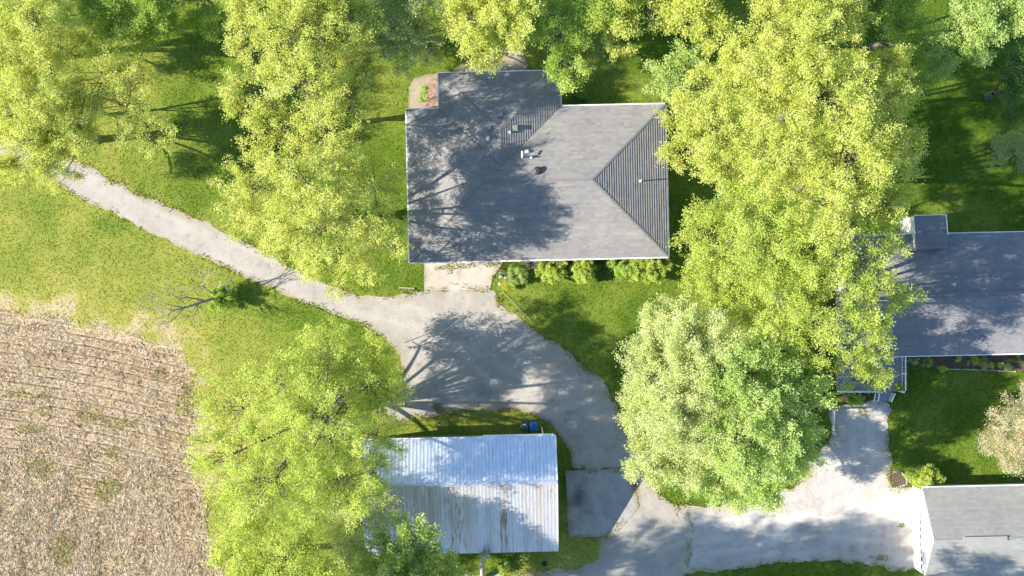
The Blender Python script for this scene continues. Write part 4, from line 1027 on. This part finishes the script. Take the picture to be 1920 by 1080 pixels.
# ------------------------------------------------------------------ small things on the ground
m = MB(); m.lathe([(.45, .0), (.45, .06), (.43, .075), (.02, .08)], (0, 0, 0), 28); o = m.build('concrete_lid', M['stone']); o.location = (*P(1073, 796)[:2], .015)
tag(o, 'round concrete well lid set in the driveway near the bins', 'lid')
def rock(px, py, s_, label, seed, mat='stone'):
    r = random.Random(seed); m = MB(); n = 9; b = []
    for (rr, z) in ((1, 0), (1.05, .35), (.75, .7), (.3, .85)):
        for k in range(n):
            a = 2 * math.pi * k / n; q = rr * s_ * r.uniform(.8, 1.15); m.v.append((q * math.cos(a), q * math.sin(a) * .8, z * s_))
    for i in range(3):
        for k in range(n): m.f.append((i * n + k, i * n + (k + 1) % n, (i + 1) * n + (k + 1) % n, (i + 1) * n + k)); m.t.append(.5)
    m.f.append(tuple(range(3 * n, 4 * n))); m.t.append(.5)
    o = m.build('rock', M[mat]); o.location = P(px, py); return tag(o, label, 'rock', 'pale rocks at the apron corner')
rock(939, 518, .20, 'pale rock at the apron corner, uppermost beside the timber edging', 1, 'stone_pale')
rock(938, 532, .18, 'pale rock at the apron corner, lowest and left of the golden shrub', 2, 'stone_pale')
rock(948, 521, .15, 'small pale rock right beside the feathery shrub', 3, 'stone_pale')
m = MB(); m.box((0, 0, .08), (.95, .1, .12)); o = m.build('timber_edging', M['wood_grey']); o.location = P(945, 511); tag(o, 'short grey timber across the apron corner', 'timber')
m = MB(); m.box((0, 0, .07), (1.3, .11, .11), math.radians(-3)); o = m.build('timber_log', M['wood_grey']); o.location = P(763, 540); tag(o, 'weathered timber lying in the grass left of the concrete apron', 'timber')
# slatted trellis by the south wall
R_ = empty('trellis', P(996, 492), 0, label='pair of weathered slatted panels leaning at the south wall by the apron', cat='trellis')
for k in range(2):
    for i in range(6):
        m = MB(); m.box((k * .62 - .35, -.45 + i * .13, .9 + .02 * i), (.5, .05, .03), .1); m.build('slat', M['wood_grey'], R_)
    m = MB(); m.bar((k * .62 - .35, -.5, .86), (k * .62 - .35, .3, .96), .05, .04); m.bar((k * .62 - .35, -.4, .86), (k * .62 - .35, -.4, 0), .05, .05); m.build('frame', M['wood_grey'], R_)
# white hose-like line in the lawn
m = MB(); m.tube([(*P(941, 546)[:2], .12), (*P(955, 560)[:2], .13), (*P(968, 574)[:2], .13), (*P(994, 600)[:2], .12)], .013, 6); o = m.build('ground_cable', M['stone']); tag(o, 'thin pale cable stretched across the lawn from the apron corner', 'cable')
# dead leaning snag and cut stump south of the shed
bx, by, _ = P(905, 1082); R_ = empty('snag', (bx, by, 0), label='thick leafless grey trunk standing against the shed\'s south eave', cat='tree trunk')
m = MB(); w = lambda px, py, z: (P(px, py, z)[0] - bx, P(px, py, z)[1] - by, z)
m.tube([w(905, 1090, 0), w(904, 1072, 1.0), w(903, 1055, 1.9), w(904, 1043, 2.6), w(908, 1037, 3.0)], [.22, .19, .16, .14, .12], 9)
m.tube([w(904, 1043, 2.5), w(911, 1036, 3.0), w(918, 1034, 3.3)], [.10, .09, .07], 7); m.tube([w(903, 1060, 1.7), w(898, 1070, 2.3)], [.07, .04], 6); m.build('trunk', M['bark_grey'], R_, smooth=True)
m = MB()
m.tube([w(914, 1043, 1.2), w(914, 1043, 3.0)], .2, 12); m.build('cut_limb', M['stone'], R_)
m = MB(); m.lathe([(.24, 0), (.22, .16), (.17, .2), (.15, .12)], (0, 0, 0), 16); o = m.build('flower_pot', M['dark_plastic']); o.location = P(1021, 1057); tag(o, 'small dark pot lying in the grass south of the shed', 'pot')
# post and short fence beside the walk
R_ = empty('walk_fence', P(1560, 790), 0, label='short white picket fence standing left of the porch walk', cat='fence')
for i in range(9):
    m = MB(); m.box((0, .9 - i * .22, .45), (.04, .09, .9)); m.build('picket', M['white_paint'], R_)
m = MB(); m.bar((.03, 1.0, .7), (.03, -.95, .7), .04, .07); m.bar((.03, 1.0, .25), (.03, -.95, .25), .04, .07); m.build('rail', M['white_paint'], R_)
for yy in (1.02, -.98):
    m = MB(); m.box((.02, yy, .5), (.11, .11, 1.05)); m.build('post', M['white_paint'], R_)
# clothes-line post behind the bright tree
m = MB(); m.tube([(0, 0, 0), (0, 0, 2.1)], .06, 8); m.bar((-.5, 0, 2.1), (.5, 0, 2.1), .07, .07); o = m.build('line_post', M['wood_grey']); o.location = P(1508, 815); tag(o, 'wooden post with a cross arm beside the bright green tree', 'post')
# planters on the porch
def pot(px, py, z, rad, label, mat, leafm, seed):
    R_ = empty('potted_plant', P(px, py, z), 0, label=label, cat='potted plant', group='potted plants by the porch')
    m = MB(); m.lathe([(rad * .7, 0), (rad, .3), (rad * .9, .32), (rad * .85, .26)], (0, 0, 0), 14); m.build('pot', M[mat], R_)
    r = np.random.default_rng(seed); LV, LF, LT, TV, TF = crown_arrays(np.array([[0, 0, .4, rad * 1.3, rad]]), r, leaf=.09, K=6, Lf=4, twig=.12, M2=150, spread=.04)
    mesh_np('foliage', LV, LF, M[leafm], R_, {'tint': ('FACE', LT)})
pot(1683, 726, .52, .22, 'potted plant on the porch corner beside the railing', 'stone', 'leaf_lime', 1)
pot(1593, 753, .02, .20, 'white pot in the small bed before the porch', 'white_paint', 'leaf_grey', 2)
# flower bed with edging stones
def bed(name, poly_px, mat, stones, label, seed, z=.03, group=None, gap=.17):
    pl = smooth_poly(poly_px, .3, .05, seed, spline=False)
    cx, cy = pl.mean(0); R_ = empty(name, (cx, cy, 0), label=label, cat='flower bed')
    o = sheet('earth', pl - np.array([cx, cy]), z, M[mat], kind=None, parent=R_); r = random.Random(seed)
    me = None
    for k, (a, b, n) in enumerate(stones):
        A = P(*a); B = P(*b)
        for i in range(n):
            t = (i + .5) / n; x = A[0] + (B[0] - A[0]) * t - cx; y = A[1] + (B[1] - A[1]) * t - cy + r.uniform(-.02, .02)
            if me is None:
                m = MB(); m.lathe([(.085, 0), (.09, .05), (.065, .09), (.02, .1)], (0, 0, 0), 7); q = m.build('edging_stone', M['stone_pale'], R_); me = q.data
            else:
                q = bpy.data.objects.new('edging_stone', me); C.objects.link(q); q.parent = R_
            q.location = (x, y, .02); q.rotation_euler = (0, 0, r.random() * 6); s_ = r.uniform(.7, 1.1); q.scale = (s_, s_ * r.uniform(.7, 1), s_)
bed('flower_bed', [(1694, 660), (1920, 655), (1960, 660), (1960, 698), (1890, 697), (1840, 693), (1760, 692), (1700, 690)], 'mulch', [((1765, 692), (1840, 693), 19), ((1840, 693), (1905, 697), 17)], 'mulched flower bed with pale edging stones along the eastern house', 3)
bed('stone_edged_bed', [(1672, 884), (1690, 884), (1706, 893), (1712, 900), (1712, 912), (1674, 916)], 'mulch', [((1674, 884), (1690, 885), 4), ((1690, 885), (1700, 898), 5), ((1700, 898), (1700, 908), 3), ((1700, 908), (1676, 915), 7)], 'small brown bed edged with stones beside the white garage', 4)
bed('mulch_bed', [(800, 158), (812, 146), (822, 152), (834, 150), (834, 212), (806, 212), (796, 200), (803, 184), (798, 172)], 'mulch_red', [], 'red mulch strip on the patio along the wing\'s west wall', 5, z=.07)
bed('porch_bed', [(1578, 738), (1628, 738), (1632, 750), (1610, 760), (1588, 758), (1576, 748)], 'mulch', [((1588, 759), (1612, 760), 7), ((1612, 760), (1630, 752), 5)], 'small dark bed ringed with stones before the porch', 6, z=.05)

# ------------------------------------------------------------------ grass blades, stubble and residue (uncountable)
def blades(n, x0, x1, y0, y1, hgt, wid, seed, tint, name, mat, ok, z0=0.0, lean=.5, lab=None):
    r = np.random.default_rng(seed); x = r.uniform(x0, x1, n); y = r.uniform(y0, y1, n); k = ok(x, y, r); x, y = x[k], y[k]; n = len(x)
    a = r.uniform(0, 2 * math.pi, n); hh = hgt * r.uniform(.5, 1.3, n); ww = wid * r.uniform(.6, 1.4, n)
    dx, dy = np.cos(a) * ww, np.sin(a) * ww; lx, ly = r.normal(0, lean, n) * hh, r.normal(0, lean, n) * hh
    V = np.stack([np.stack([x - dx, y - dy, np.full(n, z0)], 1), np.stack([x + dx, y + dy, np.full(n, z0)], 1), np.stack([x + lx, y + ly, z0 + hh], 1)], 1).reshape(-1, 3)
    F = np.arange(n * 3).reshape(-1, 3)
    o = mesh_np(name, V, F, mat, attrs={'tint': ('FACE', np.clip(tint(x, y) + r.normal(0, .13, n), 0, 1))}); tag(o, lab, 'grass', kind='stuff'); return o
def lawn_ok(x, y, r):
    k = ~in_poly(x, y, field)
    for p, s_ in ((drive, .12), (yard, .12), (apron, .05), (pad, .06), (patio, .05), (terrace, .25)):
        ins = in_poly(x, y, p); d = dist_poly(x[ins], y[ins], p); q = r.random(ins.sum()) * s_ * 2 < d; idx = np.where(ins)[0][q]; k[idx] = False
    return k
blades(330000, -47, 47, -27, 27, .055, .05, 5, dryness, 'grass', M['blade'], lawn_ok, lean=1.3, lab='short mown lawn grass around the houses and the driveway')
def verge_ok(x, y, r):
    k = np.zeros(x.shape, bool)
    for p, s_ in ((drive, .28), (yard, .30)):
        d = dist_poly(x, y, p); k |= (d < s_ * (.3 + 1.8 * fbm(x, y, 1.3, 4) * r.random(len(x)))) & (fbm(x, y, 2.0, 14) > .42)
    for p in (apron, pad):
        d = dist_poly(x, y, p); k |= (d < .16 * r.random(len(x))) & (fbm(x, y, 1.0, 15) > .5)
    k &= ~in_poly(x, y, field); return k
blades(260000, -42, 36, -26, 14, .14, .05, 6, lambda x, y: dryness(x, y) * .75 + .42 * fbm(x, y, 1.2, 8), 'verge_grass', M['blade'], verge_ok, z0=.01, lean=.7, lab='ragged dry grass creeping over the driveway edges')
# weeds spreading on gravel and apron
def patch_ok(x, y, r):
    px = x / S + 960; py = 540 - y / S; d = 0
    for cx, cy, rx, ry in ((850, 772, 50, 9), (950, 768, 45, 8), (900, 757, 10, 14), (820, 760, 14, 8), (870, 498, 60, 8), (845, 508, 6, 14), (930, 495, 20, 8), (820, 505, 14, 5), (1610, 772, 30, 12), (1690, 985, 14, 9), (1640, 1045, 40, 10), (1665, 890, 7, 20), (945, 555, 18, 14), (935, 575, 12, 20), (1600, 850, 4, 4)):
        d = d + np.exp(-((px - cx) / rx) ** 2 - ((py - cy) / ry) ** 2)
    return (d * fbm(x, y, .9, 41) > .42) & (r.random(len(x)) < .5)
blades(420000, -8, 34, -25, 5, .12, .05, 7, lambda x, y: .35 + .5 * fbm(x, y, 1.0, 12), 'weeds', M['blade'], patch_ok, z0=.03, lean=.7, lab='patchy weeds growing through the gravel and the apron')

def residue():
    r = np.random.default_rng(17); n = 125000
    x = r.uniform(-44, -24, n); y = r.uniform(-26, -1, n)
    d = dist_poly(x, y, field); ins = in_poly(x, y, field); k = (ins & (d > .5 * r.random(n))) | (~ins & (d < .7 * r.random(n) ** 2)); x, y = x[k], y[k]; n = len(x)
    rw, bend = row_info(x, y); k = r.random(n) > .97 * np.clip((rw - .46) / .2, 0, 1) * rowgap(x, y) * np.where(bend < .5, 1, .5); x, y, bend = x[k], y[k], bend[k]; n = len(x)
    # swaths of pale leaves that lie combed in one direction
    fl = np.where(bend < .5, -.19, 1.65) + (fbm(x, y, 2.5, 51) - .5) * 3.0; a = fl + r.normal(0, .75, n)
    L_ = r.lognormal(-1.6, .55, n).clip(.07, .85); W = r.uniform(.008, .02, n) * (1 + 1.3 * (r.random(n) < .15))
    dx, dy = np.cos(a), np.sin(a); tz = r.normal(0, .16, n) * L_; z = .045 + r.uniform(0, .035, n)
    c = np.stack([x, y, z], 1); d3 = np.stack([dx * L_ / 2, dy * L_ / 2, tz / 2], 1); s3 = np.stack([-dy * W, dx * W, r.normal(0, .5, n) * W], 1); bow = np.zeros((n, 3)); bow[:, 2] = L_ * .06
    V = np.stack([c - d3, c + s3 + bow, c + d3, c - s3 + bow], 1).reshape(-1, 3); b = np.arange(n)[:, None] * 4
    F = np.concatenate([b + np.array([[0, 2, 1]]), b + np.array([[0, 3, 2]])], 1).reshape(-1, 3)
    tan = fbm(x * np.where(bend < .5, .5, 1.6), y * np.where(bend < .5, 1.6, .5), 1.8, 61); t = np.clip(r.choice([.1, .35, .6, .8, 1.0], n, p=[.16, .22, .24, .24, .14]) - 1.3 * np.clip(tan - .48, 0, 1) + r.normal(0, .06, n), 0, 1)
    o = mesh_np('crop_residue', V, F, M['residue'], attrs={'tint': ('FACE', np.repeat(t, 2))}); tag(o, 'pale dry corn leaves and stalks strewn over the harvested field', 'crop residue', kind='stuff')
    # standing stubble
    xs_, ys_ = np.meshgrid(np.arange(-44, -24, .1), np.arange(-26, -1, .1)); x = xs_.ravel() + r.normal(0, .02, xs_.size); y = ys_.ravel() + r.normal(0, .02, xs_.size)
    rw, _ = row_info(x, y); k = (rw > .84) & in_poly(x, y, field) & (r.random(len(x)) < .5) & (rowgap(x, y) > .3); x, y = x[k], y[k]; n = len(x)
    P0 = np.stack([x, y, np.zeros(n)], 1); P2 = P0 + np.stack([r.normal(0, .05, n), r.normal(0, .05, n), r.uniform(.12, .30, n)], 1)
    V, F = tubes(P0, (P0 + P2) / 2, P2, .018, .014, 1, 4)
    o = mesh_np('corn_stubble', V, F, M['residue'], attrs={'tint': ('FACE', np.repeat(np.clip(r.normal(.3, .15, n), 0, 1), 4))}); tag(o, 'short cut corn stalks standing in rows in the field', 'stubble', kind='stuff')
residue()
def weed_ok(x, y, r): return in_poly(x, y, field) & (weed(x, y) > .22) & (r.random(len(x)) < .8)
blades(70000, -43, -24, -26, -4, .12, .05, 19, lambda x, y: .62 + .3 * fbm(x, y, 1, 2), 'field_weeds', M['blade'], weed_ok, z0=.03, lab='yellow green weeds sprouting among the field stubble')
# leaf litter and twigs on the gravel
def litter():
    r = np.random.default_rng(23); n = 9000; x = r.uniform(-14, 33, n); y = r.uniform(-25, 0, n)
    k = (in_poly(x, y, drive) | in_poly(x, y, yard) | in_poly(x, y, pad)) & (fbm(x, y, 2.0, 71) > .5); x, y = x[k], y[k]; n = len(x)
    V, F = leaves(np.stack([x, y, np.full(n, .06)], 1), np.stack([r.normal(size=n), r.normal(size=n), np.zeros(n)], 1), .09, r, 3)
    o = mesh_np('leaf_litter', V, F, M['residue'], attrs={'tint': ('FACE', np.clip(r.normal(.12, .12, n), 0, 1))}); tag(o, 'scattered brown leaf bits on the gravel court', 'leaf litter', kind='stuff')
litter()
def pebbles():
    r = np.random.default_rng(29); n = 60000; x = r.uniform(-42, 33, n); y = r.uniform(-25, 13, n); k = np.zeros(n, bool)
    for p in (drive, yard): k |= in_poly(x, y, p) & (r.random(n) < .10 + .7 * np.clip(1 - dist_poly(x, y, p) / .8, 0, 1))
    for p in (pad, apron): k &= ~in_poly(x, y, p)
    x, y = x[k], y[k]; n = len(x); q = r.uniform(.018, .05, n)
    base = np.array([[1, 0, 0], [0, 1, 0], [-1, 0, 0], [0, -1, 0], [0, 0, .8]]); V = (base[None] * (q[:, None, None] * r.uniform(.7, 1.2, (n, 5, 1))) + np.stack([x, y, np.full(n, .03)], 1)[:, None]).reshape(-1, 3)
    F = (np.arange(n)[:, None, None] * 5 + np.array([[0, 1, 4], [1, 2, 4], [2, 3, 4], [3, 0, 4]])[None]).reshape(-1, 3)
    o = mesh_np('gravel_stones', V, F, M['stone']); tag(o, 'loose stones scattered over the gravel driveway and yard', 'gravel', kind='stuff')
pebbles()
print('stats leaf tris', NT[0], 'total', sum(len(o.data.polygons) for o in bpy.data.objects if o.type == 'MESH'))
